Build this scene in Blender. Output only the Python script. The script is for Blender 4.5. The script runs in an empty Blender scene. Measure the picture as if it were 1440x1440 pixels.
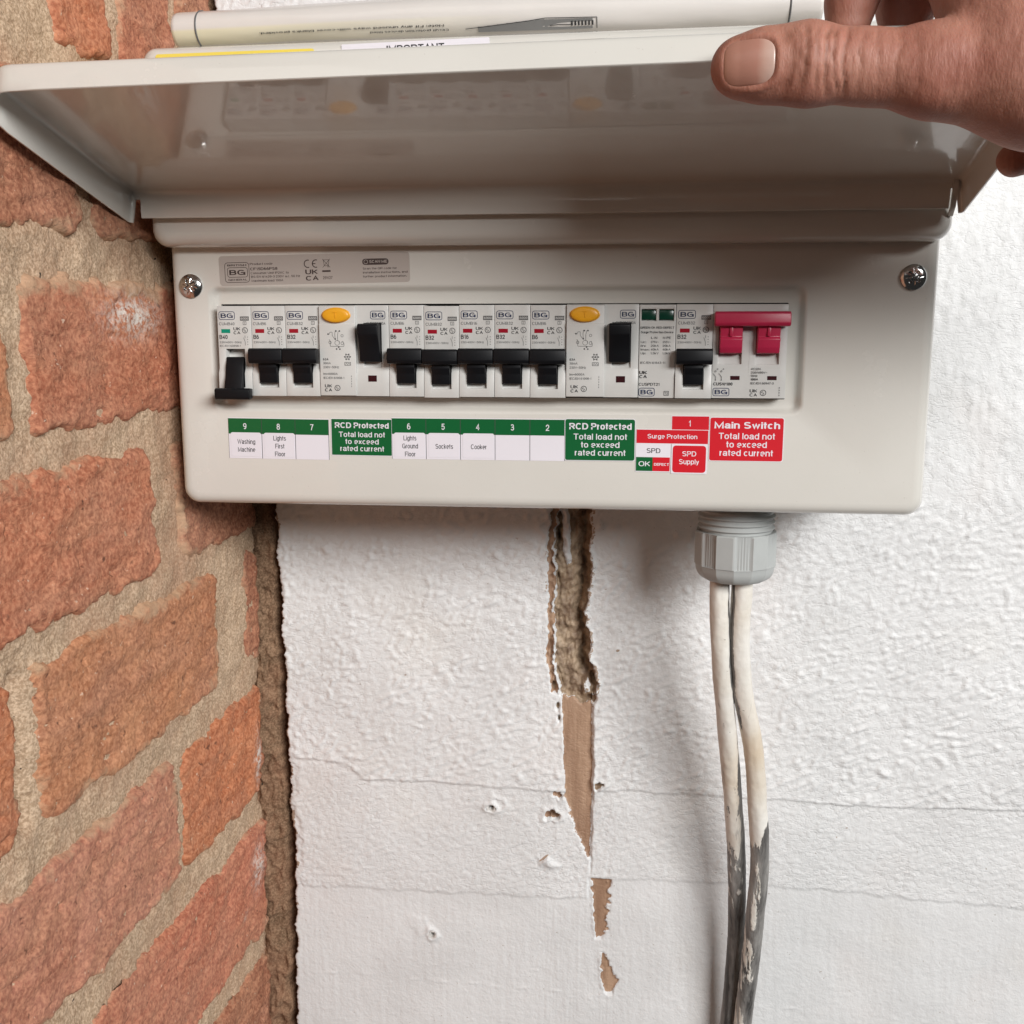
import bpy, bmesh, math, random
import numpy as np
from mathutils import Vector, Matrix

S = 0.001                      # everything below is laid out in millimetres
SC = bpy.context.scene
COL = SC.collection

# ------------------------------------------------------------------ camera
cam_d = bpy.data.cameras.new('camera')
cam = bpy.data.objects.new('camera', cam_d)
COL.objects.link(cam)
cam_d.sensor_width = 36.0
cam_d.lens = 1498.6 / 1440 * 36.0
cam_d.clip_start = 0.02
cam_d.clip_end = 50
_yaw, _pitch, _roll = 0.1093, 0.1785, 0.0009
_f = Vector((-math.sin(_yaw) * math.cos(_pitch), math.cos(_yaw) * math.cos(_pitch), -math.sin(_pitch)))
_r = Vector((math.cos(_yaw), math.sin(_yaw), 0))
_u = _r.cross(_f)
_m = Matrix((_r, _u, -_f)).transposed().to_4x4()
_m = _m @ Matrix.Rotation(-_roll, 4, 'Z')
_m.translation = Vector((208.19, -529.02, 37.94)) * S
cam.matrix_world = _m
SC.camera = cam

# ------------------------------------------------------------------ light
world = bpy.data.worlds.new('World')
SC.world = world
world.use_nodes = True
wb = world.node_tree.nodes['Background']
wb.inputs['Color'].default_value = (1.0, 0.97, 0.93, 1)
wb.inputs['Strength'].default_value = 0.035


def area(name, loc, target, sx, sy, power, color):
    d = bpy.data.lights.new(name, 'AREA')
    d.shape = 'RECTANGLE'
    d.size, d.size_y = sx, sy
    d.energy = power
    d.color = color
    o = bpy.data.objects.new(name, d)
    COL.objects.link(o)
    o.location = loc
    v = Vector(target) - Vector(loc)
    o.rotation_euler = v.to_track_quat('-Z', 'Y').to_euler()
    return o


area('window_light', (1.62, -1.95, 0.92), (0.15, 0.0, 0.0), 1.35, 0.75, 104, (1.0, 0.995, 0.99))
area('room_light', (-0.5, -2.2, 1.3), (0.1, 0.0, 0.0), 1.6, 1.2, 6.5, (1.0, 0.95, 0.89))
SC.view_settings.view_transform = 'Standard'
SC.view_settings.look = 'None'
SC.view_settings.exposure = -0.20
SC.view_settings.gamma = 1.0

# ------------------------------------------------------------------ noise
_rng = np.random.RandomState(7)
_PERM = _rng.permutation(512)
_PERM = np.concatenate([_PERM, _PERM, _PERM])
_ANG = _rng.rand(512) * 2 * np.pi
_GX, _GY = np.cos(_ANG), np.sin(_ANG)


def perlin(x, y, seed=0):
    x = np.asarray(x, float) + seed * 17.31
    y = np.asarray(y, float) + seed * 9.77
    x0 = np.floor(x).astype(int)
    y0 = np.floor(y).astype(int)
    fx, fy = x - x0, y - y0
    u = fx * fx * fx * (fx * (fx * 6 - 15) + 10)
    v = fy * fy * fy * (fy * (fy * 6 - 15) + 10)

    def g(ix, iy, dx, dy):
        h = _PERM[(_PERM[ix & 511] + (iy & 511))] & 511
        return _GX[h] * dx + _GY[h] * dy
    a = g(x0, y0, fx, fy)
    b = g(x0 + 1, y0, fx - 1, fy)
    c = g(x0, y0 + 1, fx, fy - 1)
    d = g(x0 + 1, y0 + 1, fx - 1, fy - 1)
    return (a + (b - a) * u) * (1 - v) + (c + (d - c) * u) * v * 1.0 if False else ((a + (b - a) * u) + ((c + (d - c) * u) - (a + (b - a) * u)) * v) * 1.5


def fbm(x, y, seed=0, octv=4, gain=0.5):
    r, a, f = 0, 1.0, 1.0
    for i in range(octv):
        r = r + a * perlin(x * f, y * f, seed + i * 3)
        a *= gain
        f *= 2.03
    return r


def sstep(a, b, x):
    t = np.clip((x - a) / (b - a), 0, 1)
    return t * t * (3 - 2 * t)


# ------------------------------------------------------------------ materials
def lin(r, g, b):
    f = lambda c: c / 12.92 if c <= 0.04045 else ((c + 0.055) / 1.055) ** 2.4
    return (f(r / 255), f(g / 255), f(b / 255), 1)


class NT:
    def __init__(self, name):
        self.m = bpy.data.materials.new(name)
        self.m.use_nodes = True
        self.t = self.m.node_tree
        self.b = self.t.nodes['Principled BSDF']
        self.co = self.n('ShaderNodeTexCoord').outputs['Object']

    def n(self, typ, **kw):
        x = self.t.nodes.new(typ)
        for k, v in kw.items():
            setattr(x, k, v)
        return x

    def l(self, a, b):
        self.t.links.new(a, b)

    def scaled(self, sx, sy, sz):
        mp = self.n('ShaderNodeMapping')
        mp.inputs['Scale'].default_value = (sx, sy, sz)
        self.l(self.co, mp.inputs['Vector'])
        return mp.outputs[0]

    def noise(self, scale, detail=3, rough=0.55, vec=None):
        x = self.n('ShaderNodeTexNoise')
        x.inputs['Scale'].default_value = scale
        x.inputs['Detail'].default_value = detail
        x.inputs['Roughness'].default_value = rough
        self.l(vec or self.co, x.inputs['Vector'])
        return x.outputs[0]

    def ramp(self, fac, stops, interp='LINEAR'):
        x = self.n('ShaderNodeValToRGB')
        x.color_ramp.interpolation = interp
        e = x.color_ramp.elements
        e[0].position, e[0].color = stops[0]
        e[1].position, e[1].color = stops[-1]
        for p, c in stops[1:-1]:
            q = e.new(p)
            q.color = c
        self.l(fac, x.inputs[0])
        return x.outputs[0]

    def mix(self, fac, a, b, mode='MIX'):
        x = self.n('ShaderNodeMix', data_type='RGBA', blend_type=mode)
        for sock, v in ((x.inputs[0], fac), (x.inputs[6], a), (x.inputs[7], b)):
            if hasattr(v, 'links'):
                self.l(v, sock)
            elif isinstance(v, (int, float)):
                sock.default_value = v
            else:
                sock.default_value = v
        return x.outputs[2]

    def math(self, op, a, b=0.0, clamp=False):
        x = self.n('ShaderNodeMath', operation=op, use_clamp=clamp)
        for sock, v in ((x.inputs[0], a), (x.inputs[1], b)):
            if hasattr(v, 'links'):
                self.l(v, sock)
            else:
                sock.default_value = v
        return x.outputs[0]

    def attr(self, name):
        x = self.n('ShaderNodeAttribute', attribute_name=name)
        return x.outputs['Fac']

    def bump(self, h, dist, strength=1.0, prev=None):
        x = self.n('ShaderNodeBump')
        x.inputs['Distance'].default_value = dist
        if hasattr(strength, 'links'):
            self.l(strength, x.inputs['Strength'])
        else:
            x.inputs['Strength'].default_value = strength
        self.l(h, x.inputs['Height'])
        if prev is not None:
            self.l(prev, x.inputs['Normal'])
        return x.outputs[0]

    def set(self, **kw):
        for k, v in kw.items():
            s = self.b.inputs[k.replace('_', ' ')]
            if hasattr(v, 'links'):
                self.l(v, s)
            else:
                s.default_value = v
        return self.m


def plain(name, col, rough=0.5, metal=0.0, spec=0.5, bumpd=0.0, bscale=2500):
    n = NT(name)
    n.set(Base_Color=col, Roughness=rough, Metallic=metal)
    n.b.inputs['Specular IOR Level'].default_value = spec
    if bumpd:
        n.set(Normal=n.bump(n.noise(bscale, 2), bumpd))
    return n.m


def m_powder():
    n = NT('cream_powder_coat')
    c = n.mix(n.ramp(n.noise(14, 4), [(0.35, (0, 0, 0, 1)), (0.75, (1, 1, 1, 1))]), (0.625, 0.605, 0.555, 1), (0.65, 0.632, 0.585, 1))
    dust = n.ramp(n.noise(900, 2), [(0.745, (0, 0, 0, 1)), (0.77, (1, 1, 1, 1))])
    c = n.mix(n.math('MULTIPLY', dust, 0.35), c, (0.34, 0.30, 0.25, 1))
    smg = n.ramp(n.noise(26, 5, 0.6), [(0.40, (0.13, 0.13, 0.13, 1)), (0.72, (0.30, 0.30, 0.30, 1))])
    b = n.bump(n.noise(260, 2), 0.00012, 0.35)
    b = n.bump(n.noise(2200, 2), 0.00002, 0.5, b)
    return n.set(Base_Color=c, Roughness=smg, Normal=b, Coat_Weight=0.8, Coat_Roughness=0.035)


def m_plastic(name, col, rough=0.42):
    n = NT(name)
    c = n.mix(n.ramp(n.noise(90, 4), [(0.4, (0, 0, 0, 1)), (0.7, (1, 1, 1, 1))]), col, tuple(x * 0.94 for x in col[:3]) + (1,))
    return n.set(Base_Color=c, Roughness=rough, Normal=n.bump(n.noise(3500, 2), 0.00003, 0.6))


def m_plaster():
    n = NT('painted_plaster')
    bare, deep, stain = n.attr('bare'), n.attr('deep'), n.attr('stain')
    paint = n.mix(n.ramp(n.noise(22, 5), [(0.35, (0, 0, 0, 1)), (0.7, (1, 1, 1, 1))]), (0.75, 0.752, 0.748, 1), (0.69, 0.69, 0.685, 1))
    yel = n.ramp(n.noise(9, 3), [(0.56, (0, 0, 0, 1)), (0.74, (1, 1, 1, 1))])
    paint = n.mix(n.math('MULTIPLY', yel, 0.16), paint, (0.74, 0.67, 0.55, 1))
    pink = n.ramp(n.noise(13, 3, vec=n.scaled(1, 1, 0.7)), [(0.57, (0, 0, 0, 1)), (0.72, (1, 1, 1, 1))])
    paint = n.mix(n.math('MULTIPLY', pink, 0.20), paint, (0.74, 0.655, 0.61, 1))
    speck = n.ramp(n.noise(420, 2), [(0.735, (0, 0, 0, 1)), (0.76, (1, 1, 1, 1))])
    paint = n.mix(n.math('MULTIPLY', speck, 0.55), paint, (0.30, 0.24, 0.18, 1))
    jig = n.math('ADD', n.math('MULTIPLY', n.math('SUBTRACT', n.noise(700, 3), 0.5), 0.7), n.math('MULTIPLY', n.math('SUBTRACT', n.noise(230, 3, vec=n.scaled(1, 1, 0.6)), 0.5), 0.8))
    st = n.math('GREATER_THAN', n.math('ADD', stain, jig), 0.55)
    paint = n.mix(n.math('MULTIPLY', st, 0.85), paint, (0.33, 0.215, 0.135, 1))
    brown = n.mix(n.ramp(n.noise(75, 5, 0.6, vec=n.scaled(1, 1, 0.10)), [(0.3, (0, 0, 0, 1)), (0.7, (1, 1, 1, 1))]), (0.50, 0.335, 0.225, 1), (0.27, 0.155, 0.095, 1))
    bm = n.ramp(n.math('ADD', bare, n.math('MULTIPLY', jig, 0.8)), [(0.46, (0, 0, 0, 1)), (0.54, (1, 1, 1, 1))])
    c = n.mix(bm, paint, brown)
    mort = n.mix(n.ramp(n.noise(150, 4), [(0.35, (0, 0, 0, 1)), (0.65, (1, 1, 1, 1))]), (0.19, 0.125, 0.080, 1), (0.46, 0.345, 0.235, 1))
    dm = n.ramp(n.math('ADD', deep, n.math('MULTIPLY', jig, 0.8)), [(0.46, (0, 0, 0, 1)), (0.54, (1, 1, 1, 1))])
    c = n.mix(dm, c, mort)
    b = n.bump(n.noise(170, 5, 0.62), 0.0011, 0.6)
    b = n.bump(n.noise(420, 3, vec=n.scaled(1, 1, 0.12)), 0.00010, 0.4, b)
    rdg = n.math('ABSOLUTE', n.math('SUBTRACT', n.noise(150, 3, 0.5, vec=n.scaled(0.8, 1, 1.7)), 0.5))
    rdg = n.ramp(rdg, [(0.0, (0, 0, 0, 1)), (0.05, (1, 1, 1, 1))])
    b = n.bump(rdg, 0.0005, n.math('MULTIPLY', n.math('MULTIPLY', n.attr('relief'), n.noise(14, 2)), 0.62), b)
    b = n.bump(n.noise(700, 3), 0.00030, 0.7, b)
    return n.set(Base_Color=c, Roughness=0.58, Normal=b)


def m_brick():
    n = NT('old_red_brick')
    oi = n.n('ShaderNodeObjectInfo')
    base = oi.outputs['Color']
    dark = n.mix(1.0, base, (0.70, 0.60, 0.55, 1), 'MULTIPLY')
    pale = n.mix(0.62, base, (0.66, 0.38, 0.215, 1))
    c = n.mix(n.ramp(n.noise(38, 6, 0.62), [(0.36, (0, 0, 0, 1)), (0.62, (1, 1, 1, 1))]), dark, base)
    c = n.mix(n.math('MULTIPLY', n.ramp(n.noise(24, 5, 0.65, vec=n.scaled(1, 0.7, 1.6)), [(0.50, (0, 0, 0, 1)), (0.72, (1, 1, 1, 1))]), 0.75), c, pale)
    dusty = n.ramp(n.noise(17, 5, 0.65, vec=n.scaled(1, 0.8, 1.4)), [(0.44, (0, 0, 0, 1)), (0.66, (1, 1, 1, 1))])
    c = n.mix(n.math('MULTIPLY', dusty, 0.55), c, (0.42, 0.235, 0.165, 1))
    drk = n.ramp(n.noise(29, 5, 0.65, vec=n.scaled(1, 0.6, 1.3)), [(0.54, (0, 0, 0, 1)), (0.74, (1, 1, 1, 1))])
    c = n.mix(n.math('MULTIPLY', drk, 0.6), c, (0.24, 0.085, 0.055, 1))
    grit = n.ramp(n.noise(480, 3), [(0.36, (0, 0, 0, 1)), (0.66, (1, 1, 1, 1))])
    c = n.mix(0.52, c, n.mix(grit, (0.24, 0.085, 0.05, 1), (0.66, 0.32, 0.19, 1)))
    hole = n.ramp(n.noise(210, 3), [(0.655, (0, 0, 0, 1)), (0.73, (1, 1, 1, 1))])
    c = n.mix(n.math('MULTIPLY', hole, 0.7), c, (0.07, 0.03, 0.02, 1))
    fl = n.ramp(n.noise(330, 2), [(0.70, (0, 0, 0, 1)), (0.74, (1, 1, 1, 1))])
    c = n.mix(n.math('MULTIPLY', fl, 0.6), c, (0.72, 0.55, 0.42, 1))
    sm = n.math('ADD', n.attr('smear'), n.math('ADD', n.math('MULTIPLY', n.math('SUBTRACT', n.noise(85, 5, 0.65), 0.5), 1.1), n.math('MULTIPLY', n.math('SUBTRACT', n.noise(24, 4, 0.6), 0.5), 1.1)))
    smm = n.ramp(sm, [(0.36, (0, 0, 0, 1)), (0.66, (1, 1, 1, 1))])
    sand = n.mix(n.noise(600, 3), (0.40, 0.255, 0.155, 1), (0.60, 0.43, 0.28, 1))
    c = n.mix(n.math('MULTIPLY', smm, 0.72), c, sand)
    wh = n.math('MULTIPLY', n.attr('lime'), n.ramp(n.noise(300, 4, 0.7), [(0.42, (0, 0, 0, 1)), (0.58, (1, 1, 1, 1))]))
    c = n.mix(wh, c, (0.70, 0.66, 0.60, 1))
    fis = n.ramp(n.math('ABSOLUTE', n.math('SUBTRACT', n.noise(60, 5, 0.6, vec=n.scaled(1, 0.45, 1.5)), 0.5)), [(0.0, (0, 0, 0, 1)), (0.014, (1, 1, 1, 1))])
    c = n.mix(n.math('MULTIPLY', n.math('SUBTRACT', 1.0, fis), n.math('MULTIPLY', n.noise(30, 2), 0.14)), c, (0.16, 0.07, 0.05, 1))
    b = n.bump(n.noise(110, 5, 0.65), 0.0022, 0.5)
    b = n.bump(n.noise(520, 3, 0.6), 0.0006, 0.6, b)
    b = n.bump(fis, 0.0006, 0.4, b)
    b = n.bump(hole, 0.0012, -0.6, b)
    return n.set(Base_Color=c, Roughness=0.88, Normal=b, Specular_IOR_Level=0.25)


def m_mortar(name, a, bcol, cc):
    n = NT(name)
    c = n.mix(n.ramp(n.noise(70, 5, 0.65), [(0.34, (0, 0, 0, 1)), (0.68, (1, 1, 1, 1))]), a, bcol)
    grit = n.ramp(n.noise(750, 2), [(0.40, (0, 0, 0, 1)), (0.62, (1, 1, 1, 1))])
    c = n.mix(0.38, c, n.mix(grit, tuple(x * 0.45 for x in a[:3]) + (1,), cc))
    c = n.mix(n.math('MULTIPLY', n.ramp(n.noise(19, 4, 0.6), [(0.46, (0, 0, 0, 1)), (0.70, (1, 1, 1, 1))]), 0.38), c, (0.42, 0.20, 0.12, 1))
    coal = n.ramp(n.noise(170, 2), [(0.765, (0, 0, 0, 1)), (0.775, (1, 1, 1, 1))])
    c = n.mix(coal, c, (0.02, 0.018, 0.016, 1))
    b = n.bump(n.noise(160, 5, 0.7), 0.0022, 0.6)
    b = n.bump(n.noise(900, 3, 0.65), 0.0007, 0.8, b)
    return n.set(Base_Color=c, Roughness=0.92, Normal=b, Specular_IOR_Level=0.2)


def m_cable():
    n = NT('overpainted_cable')
    jig = n.math('ADD', n.math('MULTIPLY', n.math('SUBTRACT', n.noise(95, 5, 0.7, vec=n.scaled(1, 1, 0.30)), 0.5), 1.1), n.math('MULTIPLY', n.math('SUBTRACT', n.noise(330, 3, 0.6, vec=n.scaled(1, 1, 0.06)), 0.5), 0.9))
    pk = n.math('ADD', n.attr('paint'), jig)
    pm = n.ramp(pk, [(0.46, (0, 0, 0, 1)), (0.53, (1, 1, 1, 1))])
    grey = n.mix(n.ramp(n.noise(110, 5, 0.7, vec=n.scaled(1, 1, 0.10)), [(0.36, (0, 0, 0, 1)), (0.66, (1, 1, 1, 1))]), (0.055, 0.052, 0.05, 1), (0.36, 0.345, 0.325, 1))
    wht = n.mix(n.ramp(n.noise(45, 4), [(0.38, (0, 0, 0, 1)), (0.66, (1, 1, 1, 1))]), (0.78, 0.75, 0.69, 1), (0.68, 0.63, 0.55, 1))
    wht = n.mix(n.math('MULTIPLY', n.attr('yellow'), n.noise(40, 3)), wht, (0.56, 0.42, 0.26, 1))
    crack = n.ramp(n.noise(240, 3, vec=n.scaled(1, 1, 2.2)), [(0.72, (0, 0, 0, 1)), (0.75, (1, 1, 1, 1))])
    wht = n.mix(n.math('MULTIPLY', crack, 0.7), wht, (0.20, 0.17, 0.13, 1))
    grime = n.ramp(n.noise(160, 4, 0.6, vec=n.scaled(1, 1, 0.05)), [(0.62, (0, 0, 0, 1)), (0.68, (1, 1, 1, 1))])
    wht = n.mix(n.math('MULTIPLY', grime, 0.6), wht, (0.24, 0.22, 0.20, 1))
    c = n.mix(pm, grey, wht)
    b = n.bump(pm, 0.0006, 0.8)
    b = n.bump(n.noise(230, 4, 0.6), 0.0007, 0.55, b)
    return n.set(Base_Color=c, Roughness=0.5, Normal=b)


def m_skin():
    n = NT('skin')
    c = n.mix(n.ramp(n.noise(45, 5, 0.6), [(0.36, (0, 0, 0, 1)), (0.68, (1, 1, 1, 1))]), (0.33, 0.130, 0.088, 1), (0.43, 0.205, 0.145, 1))
    c = n.mix(n.math('MULTIPLY', n.ramp(n.noise(16, 3), [(0.45, (0, 0, 0, 1)), (0.7, (1, 1, 1, 1))]), 0.45), c, (0.38, 0.11, 0.085, 1))
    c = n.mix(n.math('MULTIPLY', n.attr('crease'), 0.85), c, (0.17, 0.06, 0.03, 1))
    v = n.n('ShaderNodeTexVoronoi', feature='DISTANCE_TO_EDGE')
    v.inputs['Scale'].default_value = 620
    n.l(n.scaled(1.6, 1, 0.6), v.inputs['Vector'])
    b = n.bump(v.outputs[0], 0.00022, 0.55)
    b = n.bump(n.noise(260, 4, 0.6, vec=n.scaled(1.8, 1, 0.5)), 0.0006, 0.5, b)
    n.b.inputs['Subsurface Weight'].default_value = 0.25
    n.b.inputs['Subsurface Radius'].default_value = (0.004, 0.0015, 0.0008)
    n.b.inputs['Subsurface Scale'].default_value = 1.0
    return n.set(Base_Color=c, Roughness=0.60, Normal=b)


def m_nail():
    n = NT('nail')
    sep = n.n('ShaderNodeSeparateXYZ')
    n.l(n.co, sep.inputs[0])
    t = n.math('ADD', sep.outputs[0], n.math('MULTIPLY', n.math('SUBTRACT', n.noise(200, 2), 0.5), 0.0016))
    mr = n.n('ShaderNodeMapRange')
    mr.inputs['From Min'].default_value = 0.2365
    mr.inputs['From Max'].default_value = 0.2535
    n.l(t, mr.inputs['Value'])
    c = n.ramp(mr.outputs[0], [(0.0, (0.40, 0.20, 0.125, 1)), (0.12, (0.40, 0.195, 0.14, 1)), (0.66, (0.41, 0.20, 0.15, 1)), (0.80, (0.47, 0.29, 0.23, 1)), (1.0, (0.52, 0.37, 0.31, 1))])
    return n.set(Base_Color=c, Roughness=0.30, Normal=n.bump(n.noise(500, 2, vec=n.scaled(0.08, 1, 1)), 0.0001, 0.5))


def m_paper():
    n = NT('booklet_paper')
    sep = n.n('ShaderNodeSeparateXYZ')
    n.l(n.co, sep.inputs[0])
    mr = n.n('ShaderNodeMapRange')
    mr.inputs['From Min'].default_value = 0.0
    mr.inputs['From Max'].default_value = 0.16
    n.l(sep.outputs[0], mr.inputs['Value'])
    tint = n.ramp(mr.outputs[0], [(0.0, (1, 1, 1, 1)), (1.0, (0, 0, 0, 1))])
    band = n.attr('band')
    c = n.mix(n.noise(30, 3), (0.70, 0.67, 0.63, 1), (0.62, 0.59, 0.56, 1))
    c = n.mix(n.math('MULTIPLY', band, n.math('MULTIPLY', tint, 0.75)), c, (0.70, 0.655, 0.43, 1))
    b = n.bump(n.noise(35, 3, vec=n.scaled(0.4, 1, 1)), 0.002, 0.4)
    return n.set(Base_Color=c, Roughness=0.35, Normal=b, Coat_Weight=0.6, Coat_Roughness=0.12)


M = {}
M['powder'] = m_powder()
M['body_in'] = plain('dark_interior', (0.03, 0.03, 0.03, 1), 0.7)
M['grey_plastic'] = m_plastic('pale_grey_plastic', (0.58, 0.575, 0.55, 1), 0.38)
M['gland_grey'] = m_plastic('gland_grey_plastic', (0.42, 0.435, 0.425, 1), 0.45)
M['black_plastic'] = plain('black_plastic', (0.006, 0.0065, 0.008, 1), 0.42, spec=0.22)
M['red_plastic'] = m_plastic('red_plastic', (0.50, 0.024, 0.075, 1), 0.34)
M['orange_plastic'] = m_plastic('amber_plastic', (0.78, 0.36, 0.015, 1), 0.35)
M['red_window'] = plain('red_indicator', (0.30, 0.008, 0.02, 1), 0.25)
M['green_window'] = plain('green_indicator', (0.0, 0.24, 0.15, 1), 0.25)
M['dark_green'] = plain('dark_green_indicator', (0.004, 0.045, 0.026, 1), 0.22)
M['dark_window'] = plain('dark_indicator', (0.035, 0.006, 0.008, 1), 0.25)
M['chrome'] = plain('chromed_steel', (0.62, 0.62, 0.62, 1), 0.16, 1.0)
M['ink'] = plain('black_ink', (0.03, 0.03, 0.032, 1), 0.5)
M['ink_grey'] = plain('grey_ink', (0.10, 0.10, 0.10, 1), 0.5)
M['print_grey'] = plain('print_grey', (0.22, 0.22, 0.215, 1), 0.5)
M['ink_navy'] = plain('navy_ink', (0.014, 0.025, 0.075, 1), 0.45)
M['ink_plate'] = plain('plate_ink', (0.055, 0.038, 0.035, 1), 0.5)
M['plate'] = plain('rating_plate_foil', (0.43, 0.385, 0.35, 1), 0.38)
M['lab_white'] = plain('label_white', (0.74, 0.715, 0.76, 1), 0.34)
M['lab_green'] = plain('label_green', (0.004, 0.105, 0.028, 1), 0.32)
M['lab_red'] = plain('label_red', (0.58, 0.012, 0.022, 1), 0.32)
M['lab_yellow'] = plain('label_yellow', (0.78, 0.62, 0.10, 1), 0.4)
M['lab_line'] = plain('label_line', (0.05, 0.045, 0.05, 1), 0.5)
M['plaster'] = m_plaster()
M['brick'] = m_brick()
M['mortar'] = m_mortar('sandy_lime_mortar', (0.44, 0.295, 0.185, 1), (0.60, 0.43, 0.29, 1), (0.80, 0.63, 0.46, 1))
M['crumble'] = m_mortar('crumbling_brown_masonry', (0.15, 0.088, 0.050, 1), (0.30, 0.185, 0.112, 1), (0.42, 0.28, 0.18, 1))
M['cable'] = m_cable()
M['skin'] = m_skin()
M['nail'] = m_nail()
M['paper'] = m_paper()
M['plug'] = plain('wall_plug_plastic', (0.62, 0.60, 0.57, 1), 0.5, bumpd=0.0003, bscale=600)


# ------------------------------------------------------------------ mesh helpers
class MB:
    """collects vertices (mm) and faces with a material slot each"""

    def __init__(self):
        self.v, self.f, self.mi, self.mats = [], [], [], []
        self.attrs = {}

    def slot(self, key):
        if key not in self.mats:
            self.mats.append(key)
        return self.mats.index(key)

    def add(self, vs, fs, key):
        o = len(self.v)
        s = self.slot(key)
        self.v += [tuple(p) for p in vs]
        for f in fs:
            self.f.append([i + o for i in f])
            self.mi.append(s)
        return o

    def build(self, name, parent=None, smooth=None, loc=(0, 0, 0)):
        me = bpy.data.meshes.new(name)
        me.from_pydata([(a * S, b * S, c * S) for a, b, c in self.v], [], self.f)
        for k in self.mats:
            me.materials.append(M[k])
        me.polygons.foreach_set('material_index', self.mi)
        if smooth:
            me.polygons.foreach_set('use_smooth', [True] * len(me.polygons))
            me.set_sharp_from_angle(angle=math.radians(smooth))
        me.update()
        o = bpy.data.objects.new(name, me)
        o.location = [c * S for c in loc]
        COL.objects.link(o)
        if parent:
            o.parent = parent
        return o


def np_mesh(name, V, F, key, attrs=None, parent=None, smooth=True):
    me = bpy.data.meshes.new(name)
    V = np.asarray(V, dtype=np.float32) * S
    F = np.asarray(F, dtype=np.int32)
    me.vertices.add(len(V))
    me.vertices.foreach_set('co', V.ravel())
    me.loops.add(F.size)
    me.loops.foreach_set('vertex_index', F.ravel())
    me.polygons.add(len(F))
    k = F.shape[1]
    me.polygons.foreach_set('loop_start', np.arange(len(F), dtype=np.int32) * k)
    me.polygons.foreach_set('loop_total', np.full(len(F), k, dtype=np.int32))
    if smooth:
        me.polygons.foreach_set('use_smooth', np.ones(len(F), dtype=bool))
    me.update(calc_edges=True)
    me.validate()
    for a, d in (attrs or {}).items():
        at = me.attributes.new(a, 'FLOAT', 'POINT')
        at.data.foreach_set('value', np.asarray(d, dtype=np.float32).ravel())
    me.materials.append(M[key])
    o = bpy.data.objects.new(name, me)
    COL.objects.link(o)
    if parent:
        o.parent = parent
    return o


def grid_faces(nr, nc, flip=False):
    i = np.arange(nr - 1)[:, None] * nc + np.arange(nc - 1)[None, :]
    q = np.stack([i, i + 1, i + nc + 1, i + nc], -1).reshape(-1, 4)
    return q[:, ::-1] if flip else q


def thing(name, label, cat, group=None, loc=(0, 0, 0)):
    o = bpy.data.objects.new(name, None)
    o.empty_display_size = 0.02
    o.location = [c * S for c in loc]
    COL.objects.link(o)
    o['label'] = label
    o['category'] = cat
    if group:
        o['group'] = group
    return o


def tag(o, label, cat, group=None):
    o['label'] = label
    o['category'] = cat
    if group:
        o['group'] = group
    return o


def part_empty(name, parent, loc, label=None):
    o = bpy.data.objects.new(name, None)
    o.empty_display_size = 0.01
    o.location = [c * S for c in loc]
    COL.objects.link(o)
    o.parent = parent
    if label:
        o['label'] = label
    return o


def from_bm(mb, bm, key):
    bm.verts.ensure_lookup_table()
    bm.verts.index_update()
    mb.add([v.co[:] for v in bm.verts], [[v.index for v in f.verts] for f in bm.faces], key)
    bm.free()


def bevel_sharp(bm, w, seg=2, ang=28):
    bmesh.ops.recalc_face_normals(bm, faces=bm.faces)
    es = [e for e in bm.edges if len(e.link_faces) == 2 and e.calc_face_angle(0) > math.radians(ang)]
    if es and w > 0:
        bmesh.ops.bevel(bm, geom=es, offset=w, offset_type='OFFSET', segments=seg, profile=0.5, affect='EDGES', clamp_overlap=True)


def bbox(mb, x0, x1, y0, y1, z0, z1, key, b=0.3, seg=2):
    bm = bmesh.new()
    bmesh.ops.create_cube(bm, size=1)
    for v in bm.verts:
        v.co = ((x0 + x1) / 2 + v.co.x * (x1 - x0), (y0 + y1) / 2 + v.co.y * (y1 - y0), (z0 + z1) / 2 + v.co.z * (z1 - z0))
    bevel_sharp(bm, b, seg)
    from_bm(mb, bm, key)


def prism_x(mb, poly, x0, x1, key, b=0.3, seg=2, ang=28, inset=0.0):
    """poly = [(y, z)...] extruded along x"""
    bm = bmesh.new()
    A = [bm.verts.new((x0, y, z)) for y, z in poly]
    B = [bm.verts.new((x1, y, z)) for y, z in poly]
    n = len(poly)
    bm.faces.new(A)
    bm.faces.new(B[::-1])
    for i in range(n):
        bm.faces.new((A[i], A[(i + 1) % n], B[(i + 1) % n], B[i]))
    bevel_sharp(bm, b, seg, ang)
    from_bm(mb, bm, key)


def rrect(x0, x1, z0, z1, r, n=6):
    """rounded rectangle, counter clockwise seen from -y; r one radius or (bl, br, tr, tl)"""
    if not isinstance(r, (tuple, list)):
        r = (r,) * 4
    pts = []
    for (cx, cz, rr, a0) in ((x0 + r[0], z0 + r[0], r[0], 180), (x1 - r[1], z0 + r[1], r[1], 270), (x1 - r[2], z1 - r[2], r[2], 0), (x0 + r[3], z1 - r[3], r[3], 90)):
        for k in range(n + 1):
            a = math.radians(a0 + 90 * k / n)
            pts.append((cx + rr * math.cos(a), cz + rr * math.sin(a)))
    return pts


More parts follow.
